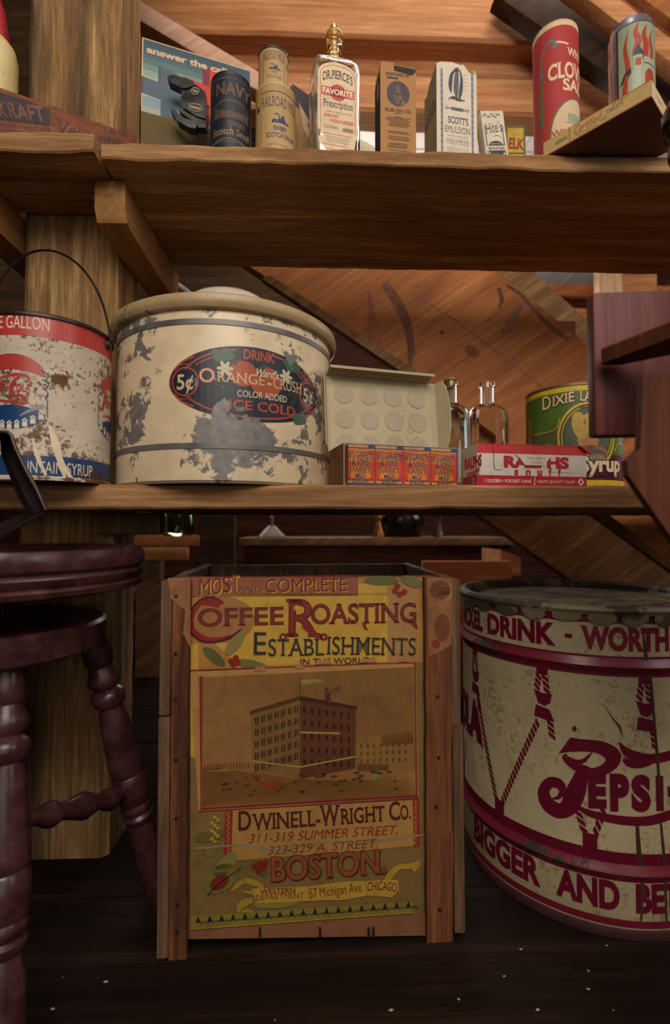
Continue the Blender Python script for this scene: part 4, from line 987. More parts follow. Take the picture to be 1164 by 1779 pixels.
a.text('BIGGER', (b0, .0385), (b1, .0385), .034, 'red', .05, px=False); a.text('AND', (n0, .0385), (n1, .0385), .034, 'red', .05, px=False); a.text('BETTER', (m0, .0385), (m0+.125, .0385), .034, 'red', .05, px=False)
# rope swags: V of twisted rope between knots
def rope(u0, z0, u1, z1, wdt=.0085):
    n_ = max(3, int(math.hypot(u1-u0, z1-z0)/.0085)); dx, dz = (u1-u0)/n_, (z1-z0)/n_; L_ = math.hypot(dx, dz); ex_, ez_ = dx/L_, dz/L_
    for i in range(n_):
        x, z = u0+dx*(i+.5), z0+dz*(i+.5); q = []
        for (s_, o_) in ((-.8, -.5), (-.05, -.5), (.8, .5), (.05, .5)): q.append((x+ex_*s_*L_*1.0-ez_*o_*wdt, z+ez_*s_*L_*1.0+ex_*o_*wdt))
        a.poly(q, 'red', False)
def knot(u):
    zt2 = HR-.011
    a.uvrect(u-.008, zt2-.012, u+.008, zt2, 'red')
    rope(u-.004, zt2-.012, u-.008, zt2-.034); rope(u+.004, zt2-.012, u+.007, zt2-.038)
    a.poly([(u-.012, zt2-.034), (u, zt2-.038), (u+.013, zt2-.037), (u+.011, zt2-.05), (u+.003, zt2-.056), (u-.006, zt2-.053)], 'red', False)
    a.poly([(u-.009, zt2-.056), (u+.002, zt2-.058), (u+.01, zt2-.06), (u+.016, zt2-.076), (u+.004, zt2-.075), (u-.012, zt2-.073)], 'red', False)
    rope(u+.01, zt2-.075, u+.013, zt2-.1)
pitch = Z(1120, 1200)[0]-Z(942, 1200)[0]; uk = Z(942, 1200)[0]
for k in range(-4, 5):
    u = uk+k*pitch
    if abs(u+pitch/2) > full-.06: continue
    knot(u)
    bot = (u-pitch*.55, LR+.033)
    if k in (0, -4): rope(u-.006, HR-.09, bot[0]+.006, bot[1]+.01); rope(u-pitch+.01, HR-.09, bot[0]-.006, bot[1]+.01)
    else: rope(bot[0]+.018, bot[1]+.05, bot[0]+.006, bot[1]+.01); rope(bot[0]-.018, bot[1]+.05, bot[0]-.006, bot[1]+.01)
    a.uvrect(bot[0]-.009, LR+.02, bot[0]+.009, bot[1]+.012, 'red')
# script on the front, clear cream behind it so the ropes pass under
a.up()
def script(px=True, f=lambda q: q):
    P_ = lambda pts, w: a.pen([f(q) for q in pts], w, 'red')
    Q = lambda L_: P_([(573+x*.5077, 938+y*.508) for x, y, w in L_], [w*.508 for x, y, w in L_])
    a.poly([(573+x*.5077, 938+y*.508) for x, y in ((823, 675), (784, 729), (828, 724), (880, 722), (880, 684))], 'red')
    Q([(830, 703, 44), (880, 703, 42), (935, 713, 46), (970, 742, 54), (950, 778, 40), (905, 794, 30), (862, 786, 26), (826, 768, 20), (802, 744, 14), (812, 734, 8)])
    Q([(812, 742, 8), (840, 758, 16), (866, 756, 16), (885, 740, 10), (897, 726, 3)])
    Q([(872, 770, 34), (856, 820, 54), (838, 870, 70), (818, 912, 62), (784, 926, 52), (746, 902, 46), (732, 862, 40), (752, 830, 38), (784, 834, 34), (796, 858, 24), (782, 880, 14), (762, 884, 5)])
    Q([(850, 915, 14), (900, 938, 24), (980, 956, 30), (1060, 962, 32), (1120, 954, 34), (1200, 925, 30), (1300, 880, 16)])
    Q([(990, 692, 4), (1012, 722, 26), (1050, 742, 36), (1100, 748, 34), (1164, 736, 32), (1240, 700, 20), (1290, 670, 6)])
    Q([(1004, 748, 12), (1026, 764, 26), (1064, 770, 20), (1100, 764, 10)])
script()
a.up()
E0 = [('E', 1022, 1054, 1399, 1350), ('P', 1060, 1094, 1404, 1349), ('S', 1097, 1131, 1404, 1351), ('I', 1140, 1153, 1403, 1352), ('-', 1160, 1172, 1392, 1340)]
for ch, x0, x1, y, tp in E0: a.text(ch, (x0, y), (x1, y+1), tp, 'red', .07, .03 if ch in 'EPI' else 0)
co = Z(1180, 1350)[0]; a.text('COLA', (co, .205), (co+.13, .205), .045, 'red', .07, px=False)
ue = Z(836, 1300)[0]; a.text('COLA', (ue-.13, .205), (ue, .205), .055, 'red', .07, px=False); a.pen([(ue-.012, .255), (ue-.004, .22), (ue+.004, .195)], [.004, .01, .003], 'red', px=False)
a.pen([(1117, 1095), (1122, 1140), (1130, 1180), (1137, 1260), (1143, 1330), (1148, 1400)], [3, 6, 5, 4, 5, 3], 'stain'); a.pen([(1107, 1435), (1110, 1480), (1116, 1530), (1114, 1600)], [6, 8, 6, 4], 'stain'); a.pen([(1148, 1430), (1154, 1500), (1158, 1600)], [4, 5, 4], 'stain')
a.pen([(1052, 1228), (1066, 1250), (1076, 1262), (1082, 1280)], [1, 2.4, 4, 1], 'stain'); a.ell(998, 1266, 4, 5, 'stain')
a.build('painted_lettering', t, mats=dm)

# ------------------------------------------------------------------ piano stool
scx, scy, SR = -.41, .645, .181
t = thing('piano_stool', 'dark red painted round piano stool with turned legs', 'stool', (scx, scy, 0))
z1, z0 = .519, .4745
bm = NB(); lathe(bm, [(0, z0), (SR-.012, z0), (SR-.004, z0+.003), (SR-.002, z0+.009), (SR-.006, z0+.0125), (SR-.003, z0+.016), (SR-.001, z0+.022), (SR-.005, z0+.0265), (SR-.001, z0+.031), (SR, z0+.042), (SR-.004, z0+.051), (SR-.015, z1), (SR-.03, z1-.003), (0, z1-.004)], 128, (scx, scy, 0)); obj('seat', bm, M_stool, t)
b1, b0 = .434, .399; BR_ = .1335
bm = NB(); lathe(bm, [(0, b0), (BR_-.004, b0), (BR_, b0+.004), (BR_, b1-.004), (BR_-.004, b1), (0, b1)], 96, (scx, scy, 0)); obj('seat_base', bm, M_stool, t)
bm = NB(); lathe(bm, [(0, b1), (.014, b1), (.014, z0), (0, z0)], 24, (scx, scy, 0)); obj('screw', bm, M_iron, t)
LEG = [(.0, 0), (.013, .0), (.014, .03), (.0165, .055), (.0155, .06), (.0155, .1), (.0125, .118), (.0165, .123), (.0172, .128), (.0145, .132), (.0175, .137), (.0178, .142), (.0165, .146), (.0185, .15), (.0195, .168), (.0188, .184), (.0176, .186), (.0188, .189), (.0192, .2), (.017, .24), (.0155, .262), (.013, .278), (.0175, .284), (.0185, .292), (.0165, .299), (.012, .303), (.0165, .309), (.0175, .317), (.014, .325), (.0125, .332), (.0155, .338), (.016, .352), (.014, .372), (0, .373)]
def spindle(p, q, prof, L0):
    p, q = Vector(p), Vector(q); d_ = q-p; bm = NB(); k = d_.length/L0
    M_ = Matrix.Translation(p) @ d_.to_track_quat('Z', 'Y').to_matrix().to_4x4()
    lathe(bm, [(r_*1.22, z_*k) for r_, z_ in prof], 40, M=M_); return bm
tops = []; feet = []
for i, w in enumerate((-58, 32, 122, 212)):
    w = math.radians(w); r0, r1 = .1, .197
    tp = Vector((-.398+r0*math.cos(w), .662+r0*math.sin(w), b0+.001)); ft = Vector((-.398+r1*math.cos(w), .662+r1*math.sin(w), 0)); tops.append(tp); feet.append(ft)
    obj('leg', spindle(ft, tp, LEG, .373), M_stool, t)
STR = [(0, 0), (.006, 0), (.0065, .03), (.011, .04), (.012, .046), (.008, .055), (.009, .065), (.0135, .085), (.009, .1), (.0075, .108), (.011, .116), (.012, .122), (.0065, .132), (.006, .16), (0, .16)]
for i in (0, 2):
    j = (i+1) % 4; p = feet[i].lerp(tops[i], (.6, .42)[i % 2]); q = feet[j].lerp(tops[j], (.6, .42)[j % 2]); obj('stretcher', spindle(p, q, STR, .16), M_stool, t)

# bent metal trough leaning on the stool seat at the left edge
Yt = .56
t = thing('metal_trough', 'dark bent sheet metal trough at the left edge above the stool seat', 'trough', A(-60, 960, Yt))
bm = NB(); P0 = [(-14, 752), (16, 752), (24, 775), (44, 820), (62, 852), (79, 886)]; P1 = [(-60, 752), (-6, 758), (2, 790), (18, 832), (34, 868), (52, 898)]
rows = []
for (x0, y0), (x1, y1) in zip(catmull([(x, y, 0) for x, y in P0], 5), catmull([(x, y, 0) for x, y in P1], 5)) if False else zip([v[:2] for v in catmull([(x, y, 0) for x, y in P0], 5)], [v[:2] for v in catmull([(x, y, 0) for x, y in P1], 5)]):
    row = []
    for k in range(7):
        f_ = k/6; x, y = x0+(x1-x0)*f_, y0+(y1-y0)*f_; row.append(A(x, y, Yt+.028*math.sin(PI*f_)*.8-.0*f_))
    rows.append(row)
vv = [[bm.verts.new(p_) for p_ in r_] for r_ in rows]; ww = [[bm.verts.new(p_+Vector((0, .0015, 0))) for p_ in r_] for r_ in rows]
for r0, r1, s0_, s1_ in zip(vv, vv[1:], ww, ww[1:]):
    for k in range(6): bm.faces.new((r0[k], r0[k+1], r1[k+1], r1[k])); bm.faces.new((s0_[k], s1_[k], s1_[k+1], s0_[k+1]))
obj('trough_side', bm, M_iron, t)
bm = NB(); tube(bm, [A(x, y, Yt-.001) for x, y in ((-60, 748), (14, 751), (20, 757), (27, 778), (46, 818), (64, 850), (80, 886), (77, 892), (40, 910), (0, 932), (-60, 968))], .0022, 8); obj('rolled_rim', bm, M_iron, t)
bm = NB(); prism(bm, [(-60, 975), (-60, 935), (30, 895), (60, 893), (78, 890)], 0, .002, lambda a_, b_, d_: A(a_, b_, Yt+.03+d_)); obj('trough_bottom', bm, M_iron, t)

# ------------------------------------------------------------------ red furniture at the right edge
Yr = .50
t = thing('red_stand', 'red brown painted wooden stand reaching in at the right edge', 'stand', (A(1300, 900, Yr).x, Yr, 0))
a0 = A(1030, 507, Yr); a1 = A(1030, 757, Yr); xe = a0.x+.30
bm = NB(); box(bm, a0.x, xe, Yr, Yr+.018, a1.z, a0.z, .003, Matrix.Translation((a0.x, Yr, 0)) @ Matrix.Rotation(math.radians(-6), 4, 'Z') @ Matrix.Translation((-a0.x, -Yr, 0))); obj('apron_panel', bm, M_redwood, t)
bm = NB(); p, q = A(1040, 607, Yr-.012), A(1040, 636, Yr-.012)
prism(bm, [(p.x, Yr-.014), (p.x+.02, Yr-.014), (p.x+.17, Yr-.17), (p.x+.05, Yr-.17)], q.z, p.z, lambda a_, b_, d_: Vector((a_, b_, d_))); bmesh.ops.bevel(bm, geom=bm.edges[:], offset=.0015, segments=1, affect='EDGES'); obj('rail', bm, M_brownwood, t)
Ys = .40
def fp(pts, Y, dep, name, mat):
    bm = NB(); prism(bm, [(A(x, y, Y).x, A(x, y, Y).z) for x, y in pts], Y, Y+dep, lambda a_, b_, d_: Vector((a_, d_, b_))); return obj(name, bm, mat, t, smooth=0)
fp([(1118, 655), (1113, 780), (1090, 800), (1092, 826), (1164, 930), (1290, 1110), (1600, 1110), (1600, 600)], Ys, .008, 'bracket', M_brownwood)
xs = A(1164, 800, Ys).x+.075
bm = NB(); box(bm, xs, xs+.05, Ys-.01, Ys+.05, 0, 1.02, .004); obj('post', bm, M_brownwood, t)
bm = NB(); lathe(bm, [(.012, 1.015), (.014, 1.04), (.0, 1.041)], 24, (xs+.02, Ys+.02, 0)); obj('post_cap', bm, M_brownwood, t)
# dark knob at the right edge of the upper shelf
fc = A(1192, 232, .46); 
t2 = t
bm = NB(); lathe(bm, [(0, -.03), (.008, -.028), (.011, -.018), (.008, -.008), (.02, .0), (.026, .014), (.024, .03), (.014, .042), (.006, .048), (0, .05)], 32, M=Matrix.Translation(fc) @ Matrix.Rotation(math.radians(20), 4, 'Y')); obj('finial', bm, M_black, t)
bm = NB(); tube(bm, [fc+Vector((-.008, 0, -.025)), fc+Vector((.006, 0, -.08)), Vector((xs+.02, Ys+.03, 1.0))], .009, 12); obj('finial_stem', bm, M_iron, t)

# ------------------------------------------------------------------ upper shelf things
UZ = ZU+.025
# velveeta crate, left
p0 = A(-60, 195, .80); p1 = A(237, 243, .845)
yl_, yr_ = .718, .842
L = Vector((A(-120, 250, yl_).x, yl_, UZ)); Rr = Vector((A(237, 250, yr_).x, yr_, UZ)); ex = (Rr-L).normalized(); deg = math.degrees(math.atan2(ex.y, ex.x))
hh = A(237, 236, yr_).z-UZ+.004; hh = .1
t = thing('cheese_box', 'long reddish wooden cheese box with faded stencil before the post', 'box', L)
M_cheese = wood('cheese_box_wood', '#5a2e20', '#7d4a35', '#93604a', 0, seed=7)
wl = (Rr-L).length; dl = .02
M = turned(L, deg); bm = NB(); box(bm, 0, wl, 0, dl, 0, hh, .001, M); obj('body', bm, M_cheese, t)
s = Plane(L, ex); a = Art(s); inkc = '#33272a'
a.poly([(-60, 141), (87, 189), (86, 219), (-60, 200)], inkc); a.up()
a.text('KRAFT', (-2, 203), (80, 213), 176, '#7a4835', .02, .04)
a.text('PASTEURIZED PROCESS', (-60, 213), (88, 228), 208, '#4a3436', .0); a.text('A DELICIOUS CHEESE FOOD COMPANY', (-60, 226), (84, 238), 220, '#4a3436', .0)
a.text('Velveeta', (97, 230), (206, 259), 206, '#453033', .0, shear=.2); a.text('2 LBS. NET', (180, 228), (224, 238), 220, '#3a2a2c', .0)
a.build('stencil', t, wear=.3)
# yellow and red can at far left behind the cheese box
cx = A(-14, 100, .84).x; cy = .855; R = .041
zc0 = UZ; zc1 = A(0, 40, .82).z
t = thing('yellow_tin', 'yellow tin with red conical top at the left edge beside the post', 'can', (cx, cy, UZ))
zs = A(20, 75, cy).z
cx = A(26, 120, cy).x-R; t.location.x = cx; BASE[t] = Vector((cx, cy, UZ))
bm = NB(); lathe(bm, [(0, UZ), (R, UZ), (R, UZ+.005), (R, zs-.03), (R-.004, zs-.01), (R-.012, zs)], 64, (cx, cy, 0)); obj('body', bm, worn('yellow_tin_paint', '#cdbb7e', '#7a5a2c', .36, 30), t)
bm = NB(); lathe(bm, [(R-.012, zs), (.02, zs+.06), (.014, zs+.075), (.014, zs+.1), (0, zs+.1)], 64, (cx, cy, 0)); obj('red_top', bm, ink('#a3232c', .4), t)

# answer the call display
pA = A(249, 245, .775); pB = A(438, 250, .905); L = Vector((A(244, 250, .775).x, .775, UZ)); Rr = Vector((A(437, 250, .828).x, .828, UZ)); ex = (Rr-L).normalized(); deg = math.degrees(math.atan2(ex.y, ex.x)); wd = (Rr-L).length
t = thing('counter_display', 'blue and red counter display card reading answer the call beside the post', 'display card', L)
M = turned(L, deg); zb = A(244, 191, .775).z-UZ; zt = A(250, 51, .775).z-UZ
bm = NB(); box(bm, 0, wd, 0, .035, 0, zb-.001, .0008, M); obj('base_tray', bm, plain('olive_board', '#5e4c26', .8, vary=.15), t)
MT = M @ Matrix.Translation((0, .004, zb)) @ Matrix.Rotation(math.radians(-4), 4, 'X')
ch = (zt-zb)
bm = NB(); box(bm, 0, wd, 0, .003, 0, ch, 0, MT); obj('card', bm, ink('#c9ab84'), t)
s = Plane(MT @ Vector((0, 0, 0)), MT.to_3x3() @ Vector((1, 0, 0)), MT.to_3x3() @ Vector((0, 0, 1))); a = Art(s)
grad = ['#3a4f5b', '#3f5660', '#4a6268', '#5a7070', '#6d8880', '#88998a', '#a3a78f', '#b7ad92', '#bfb094', '#b6ae98', '#a8a894', '#9ba493']
for i, g in enumerate(grad): a.uvrect(.002, ch-.002-(ch-.003)*(i+1)/len(grad), wd-.001, ch-.002-(ch-.003)*i/len(grad), g)
a.up()
def cross(u, v, s_, front_, side, dx):
    k = s_/3
    pts = [(0, 2), (1, 2), (1, 3), (2, 3), (2, 2), (3, 2), (3, 1), (2, 1), (2, 0), (1, 0), (1, 1), (0, 1)]
    pts = [(u+x*k, v+(y*1.15-.12*x)*k) for x, y in pts]
    a.poly([(x-dx, y+.001) for x, y in pts], side, False); a.up()
    for i_ in (4, 2, 8): pass
    a.poly(pts, front_, False); a.up()
a.poly([(.002, .012), (.03, .012), (.03, .0), (wd-.001, .0), (wd-.001, .02), (.002, .03)], '#7f97a0', False); a.up()
cross(.004, .004, .075, '#526270', '#465666', .004); cross(.075, .012, .09, '#c23a2e', '#7a2b33', .011)
a.text('answer the call', (.007, ch-.0245), (wd*.77, ch-.0225), .0108, '#c9a987', .045, .025, px=False)
a.build('poster_print', t, wear=.05)
a = Art(Plane(M @ Vector((0, 0, 0)), ex)); a.uvrect(.003, .0, .05, zb*.34, '#c9b28c'); a.up(); a.ell(.016, 0, .012, zb*.27, '#27385a', 0, 180, px=False); a.ell(.037, 0, .011, zb*.24, '#27385a', 0, 180, px=False); a.up(); a.pen([(.01, .006), (.02, .004)], .001, '#c9b28c', px=False); a.pen([(.032, .005), (.042, .004)], .001, '#c9b28c', px=False)
a.build('tray_print', t)
# black hand punch fixed before the card
Yd = .768; t = thing('hand_punch', 'black hand held punch with jaws hanging before the blue poster', 'tool', A(330, 222, Yd))
def blk(pts, Y, d_, name, mat=M_black, bev=.001):
    bm = NB(); prism(bm, [(A(x, y, Y).x, A(x, y, Y).z) for x, y in pts], Y, Y+d_, lambda a_, b_, c_: Vector((a_, c_+(a_-A(330, 180, Y).x)*.12, b_)))
    bmesh.ops.bevel(bm, geom=[e for e in bm.edges if e.calc_face_angle(0) > .5], offset=bev, segments=1, affect='EDGES'); return obj(name, bm, mat, t)
blk([(317, 148), (330, 142), (341, 146), (356, 157), (358, 196), (356, 204), (340, 200), (318, 188), (314, 174)], Yd, .014, 'body')
blk([(292, 136), (300, 133), (320, 136), (336, 140), (338, 148), (320, 155), (312, 152), (293, 145)], Yd-.002, .015, 'upper_jaw')
blk([(297, 190), (304, 194), (320, 206), (336, 209), (342, 214), (340, 222), (328, 221), (308, 211), (304, 203), (298, 197)], Yd-.004, .015, 'lower_jaw')
blk([(309, 187), (318, 192), (330, 198), (358, 204), (357, 219), (344, 220), (330, 206), (312, 195)], Yd+.002, .013, 'base')
sp_ = Plane(A(330, 180, Yd)+Vector((0, -.0005, 0)), (1, .12, 0)); a = Art(sp_); a.ell(339, 158, 7.5, 6.5, '#8a7a5c', rot=20); a.ell(340, 187, 13, 7, '#9a8868', rot=15); a.up(); a.ell(339, 158, 6, 5, '#26222a', rot=20); a.ell(340, 187, 11.5, 5.6, '#26222a', rot=15); a.up(); a.pen([(331, 185), (349, 190)], 4, '#9a8868', False); a.pen([(335, 157), (343, 160)], 3, '#9a8868', False)
a.build('badge', t)
bm = NB(); lathe(bm, [(0, -.003), (.0022, -.002), (.003, .001), (.002, .003), (0, .0035)], 16, A(360, 186, Yd+.02)); obj('screw', bm, plain('nickel', '#c9c4c0', .2, .9), t)

def tin(name, label, cat, pxl, pxr, py, front, ztop, group=None, z0=None, mat=None, rim=True, dome=0):
    z0 = UZ if z0 is None else z0
    ra, rb = ray(pxl, py), ray(pxr, py); aa, ab = math.atan2(ra.x, ra.y), math.atan2(rb.x, rb.y); m, h = (aa+ab)/2, (ab-aa)/2
    D = front/(math.cos(m)-math.sin(h)); R = D*math.sin(h); cx, cy = D*math.sin(m), D*math.cos(m)
    t = thing(name, label, cat, (cx, cy, z0))
    if group: t['group'] = group
    bm = NB(); pf = [(0, z0+.0015), (R-.002, z0+.001), (R, z0), (R+.0004, z0+.002), (R, z0+.0035), (R, ztop-.003)]
    if dome: pf += [(R*math.cos(PI/2*i/8), ztop-.003+dome*math.sin(PI/2*i/8)) for i in range(1, 9)]
    else: pf += [(R+.0004, ztop-.002), (R, ztop), (R-.002, ztop), (R-.003, ztop-.002), (0, ztop-.002)]
    lathe(bm, pf, 72, (cx, cy, 0)); obj('body', bm, mat or M_zinc_line, t)
    return t, Cyl(cx, cy, R), cx, cy, R
# navy can
zt = A(398, 122, .737).z
t, c, cx, cy, R = tin('snuff_can', 'short dark blue snuff can with dull gold lettering', 'can', 366, 436, 190, .737, zt, mat=plain('dark_tin', '#23242c', .4, .4))
a = Art(c); full = PI*R*.999; G = '#7a5f45'
a.uvrect(-full, UZ+.004, full, zt-.004, '#1c202e'); a.up(); h = zt-UZ
u0 = c.uv(402, 160)[0]
a.uvrect(u0-.045, zt-.012, u0+.045, zt-.0112, G); a.uvrect(u0-.045, UZ+.012, u0+.045, UZ+.0127, G); a.uvrect(u0-.036, UZ+.012, u0-.0353, zt-.012, G)
a.text('NAVY', (c.uv(376, 165)[0], UZ+h*.7), (c.uv(376, 165)[0]+.058, UZ+h*.7), h*.145, '#6e5038', .03, px=False)
a.ell(u0+.002, UZ+h*.52, .03, h*.12, '#54453c', px=False); a.up(); a.ell(u0+.002, UZ+h*.55, .026, h*.06, '#2a2a34', px=False)
a.uvrect(u0-.028, UZ+h*.4, u0+.03, UZ+h*.47, '#5c483a'); a.up(); a.text('SWEET', (u0-.005, UZ+h*.3), (u0+.022, UZ+h*.3), h*.06, G, .01, px=False); a.text('Scotch Snuff', (u0-.03, UZ+h*.19), (u0+.033, UZ+h*.19), h*.085, '#8a6a4c', .02, .03, px=False)
a.pen([(u0-.036, UZ+h*.08), (u0-.012, UZ+h*.13), (u0+.01, UZ+h*.13), (u0+.036, UZ+h*.08)], .0008, '#a08468', px=False)
a.build('paper_label', t, wear=.25, rough=.5)
# railroad mills, two cans stacked
def loco(a, u, v, s_, col):
    a.uvrect(u-s_*.9, v, u+s_, v+s_*.1, col); a.uvrect(u-s_*.2, v+s_*.12, u+s_*.6, v+s_*.42, col); a.uvrect(u+s_*.15, v+s_*.4, u+s_*.5, v+s_*.75, col); a.uvrect(u-s_*.1, v+s_*.42, u, v+s_*.7, col); a.uvrect(u-s_*.8, v+s_*.16, u-s_*.3, v+s_*.3, col)
    for k in range(5): a.ell(u-s_*.7+k*s_*.36, v+s_*.02, s_*.13, s_*.13, col, n=16, px=False)
    a.pen([(u-s_*.05, v+s_*.7), (u-s_*.3, v+s_*.86), (u-s_*.7, v+s_*.85)], [s_*.08, s_*.14, s_*.04], col, px=False); a.poly([(u+s_*.9, v), (u+s_*1.25, v-s_*.1), (u+s_*.6, v+s_*.3)], col, False)
KR, BL = '#b08c58', '#39416a'
def rail_can(label, pxl, pxr, py, front, ztop, z0, small):
    t, c, cx, cy, R = tin('snuff_can', label, 'can', pxl, pxr, py, front, ztop, z0=z0, mat=plain('kraft_can_board', KR, .6, vary=.1), group=None)
    a = Art(c); full = PI*R*.999; h = ztop-z0; u0 = c.uv((pxl+pxr)/2+3, py)[0]; q = R*.92
    if not small:
        a.uvrect(-full, ztop-.002, full, ztop-.0004, '#d0b98c')
        a.uvrect(u0-q*.95, ztop-h*.14, u0+q*1.6, ztop-h*.13, '#4c4650'); a.uvrect(u0-q*.95, z0+.003, u0-q*.93, ztop-h*.14, '#4c4650'); a.uvrect(u0-q*1.25, z0+h*.62, u0-q*1.05, z0+h*.7, '#2e2a30')
        a.text('RAILROAD MILLS', (u0-q*.85, z0+h*.65), (u0+q*1.35, z0+h*.65), h*.14, '#4c4650', .0, .04, px=False)
        loco(a, u0+q*.15, z0+h*.42, q*.5, BL)
        a.text('SWEET', (u0-q*.2, z0+h*.3), (u0+q*.55, z0+h*.3), h*.06, '#454a66', .03, px=False); a.text('SCOTCH SNUFF', (u0-q*.6, z0+h*.2), (u0+q*1.1, z0+h*.2), h*.065, '#454a66', .02, .03, px=False); a.text('NET WT. 6 OZ.', (u0-q*.5, z0+h*.08), (u0+q*.6, z0+h*.08), h*.03, '#7a6650', .0, px=False)
    else:
        for (x0, x1) in ((u0-q*.9, u0-q*.86), (u0+q*.72, u0+q*.76)): a.uvrect(x0, z0+h*.1, x1, ztop-h*.15, '#5a5460')
        a.uvrect(u0-q*.9, ztop-h*.15, u0+q*.76, ztop-h*.14, '#5a5460'); a.uvrect(u0-q*.9, z0+h*.1, u0+q*.76, z0+h*.11, '#5a5460')
        a.text('RAILROAD MILLS', (u0-q*.84, z0+h*.66), (u0+q*.68, z0+h*.66), h*.16, '#5a4a48', .0, .04, px=False); loco(a, u0-q*.05, z0+h*.43, q*.42, BL)
        a.text('SWEET', (u0-q*.25, z0+h*.33), (u0+q*.15, z0+h*.33), h*.055, '#5a5460', .0, px=False); a.text('SCOTCH SNUFF', (u0-q*.6, z0+h*.22), (u0+q*.5, z0+h*.22), h*.065, '#5a5460', .0, px=False)
        a.uvrect(u0+q*1.0, z0+h*.58, u0+q*1.12, z0+h*.75, '#2e2a30')
    a.build('paper_label', t, wear=.08)
    if small:
        for zz in (z0+.0012, ztop-.003):
            bm = NB(); lathe(bm, [(R, zz-.001), (R+.0009, zz-.0005), (R+.0009, zz+.0022), (R, zz+.0027)], 72, (cx, cy, 0)); obj('tin_rim', bm, plain('tin_edge', '#4a4c4e', .35, .6), t)
    return cx, cy, R
zA = A(478, 142, .737).z
cxa, cya, Ra = rail_can('larger tan snuff can under a smaller matching one', 444, 513, 200, .737, zA, UZ, False)
dm_ = A(474, 80, .748).z
rail_can('smaller tan snuff can standing on top of the larger one', 449, 501, 110, .746, dm_, zA+.0006, True)
# dark picture box behind
yq = .80; L = Vector((A(508, 250, yq).x, yq, UZ)); M = turned(L, 38); zq = A(512, 146, yq).z-UZ
t = thing('picture_box', 'narrow dark carton with torn picture between tan cans and bottle', 'carton', L)
bm = NB(); box(bm, 0, .055, 0, .05, 0, zq, .0008, M); obj('body', bm, wood('carton_brown', '#6a4c30', '#8d6a44', '#a98356', 2), t)
exq = M.to_3x3() @ Vector((1, 0, 0)); a = Art(Plane(L, exq)); a.poly([(0, zq*.8), (.055, zq*.72), (.055, zq), (0, zq)], '#3c3236', False); a.up(); a.poly([(.012, zq*.85), (.03, zq*.75), (.045, zq*.6), (.05, zq*.35), (.04, zq*.5), (.022, zq*.6)], '#b99a78', False); a.up(); a.poly([(.028, zq*.7), (.04, zq*.58), (.042, zq*.66)], '#3a2420', False); a.poly([(.035, zq*.5), (.048, zq*.4), (.046, zq*.48)], '#8a3224', False)
a.build('picture', t)

# medicine bottle with stopper
Yq = .745; hx, hy = .0375, .024
cb = A(582, 180, Yq); loc = Vector((cb.x, Yq+.03, UZ+.0004)); deg = 11
M = turned(loc, deg); zsh = A(580, 112, Yq+.01).z-UZ; znk = A(576, 66, Yq+.02).z-UZ
t = thing('medicine_bottle', 'clear flat medicine bottle with torn cream label and amber stopper', 'bottle', loc)
obj('bottle_body', bottle_mesh(hx, hy, zsh, znk, .0115, M, corner=.008, lip=.001), M_glass, t, smooth=50)
M_amber = N('amber_glass'); M_amber.set(Base_Color=(.75, .42, .08), Roughness=.06, Transmission_Weight=.75, IOR=1.45); M_amber = M_amber.m
bm = NB(); lathe(bm, [(0, znk-.018), (.007, znk-.014), (.0085, znk-.002), (.012, znk+.002), (.0145, znk+.008), (.0135, znk+.014), (.0105, znk+.019), (.009, znk+.0205), (.007, znk+.027), (.003, znk+.0315), (0, znk+.032)], 48, loc); obj('stopper', bm, M_amber, t)
exb = M.to_3x3() @ Vector((1, 0, 0)); s = Plane(M @ Vector((0, -hy, 0)), exb); a = Art(s, base=.0004, eps=.00006)
q = hx*.83; hb = zsh; CR = '#d9c19c'; RD = '#c0504a'; K = '#4a4244'
def P(x, y): return (x*q, y*hb)
a.poly([P(-1, .28), P(-1.02, .8)]+[P(-math.cos(w)*1.0, .86+.13*math.sin(w)) for w in [PI*i/14 for i in range(15)]]+[P(1, .5), P(1.02, .36), P(1.04, .27), P(.94, .22), P(.9, .2), P(.84, .1), P(.7, .06), P(.5, .05), P(.3, .03), P(.0, .045), P(-.3, .04), P(-.6, .055), P(-.62, .09), P(-.8, .12), P(-.98, .15), P(-.97, .2), P(-.7, .22), P(-.8, .25)], CR, False); a.up()
a.pen([P(-.86, .24), P(-.88, .8), P(-.78, .9), P(-.45, .945), P(0, .955), P(.45, .945), P(.78, .9), P(.88, .8), P(.88, .28)], .0009, RD, px=False)
a.text('DR.PIERCE\'S', P(-.76, .78), P(.76, .78), hb*.085, K, .02, .05, arc=.5, px=False)
a.uvrect(-.84*q, .635*hb, .84*q, .725*hb, RD); a.ell(0, .68*hb, .42*q, .085*hb, RD, px=False); a.up(); a.text('FAVORITE', P(-.77, .655), P(.77, .655), hb*.055, '#ecd9bc', .035, px=False)
a.text('Prescription', P(-.74, .52), P(.78, .52), hb*.075, K, .005, .04, px=False); a.text('FOR THE RELIEF OF MANY', P(-.55, .465), P(.7, .465), hb*.014, K, 0, px=False)
a.text('CHRONIC', P(-.72, .415), P(.05, .415), hb*.032, RD, .03, px=False); a.text('WEAKNESSES', P(-.45, .365), P(.8, .365), hb*.034, RD, .03, px=False)
a.text('Complaints', P(-.74, .3), P(.0, .3), hb*.035, '#6a6060', 0, .03, px=False); a.uvrect(.25*q, .285*hb, .78*q, .325*hb, '#8a7a68'); a.uvrect(-.82*q, .24*hb, .7*q, .246*hb, RD); a.uvrect(-.78*q, .13*hb, .5*q, .136*hb, RD); a.uvrect(-.7*q, .085*hb, .4*q, .09*hb, RD)
for k in range(4): a.uvrect(-.6*q, (.16+k*.018)*hb, .55*q, (.166+k*.018)*hb, '#a08c78')
a.build('paper_label', t, wear=.1)
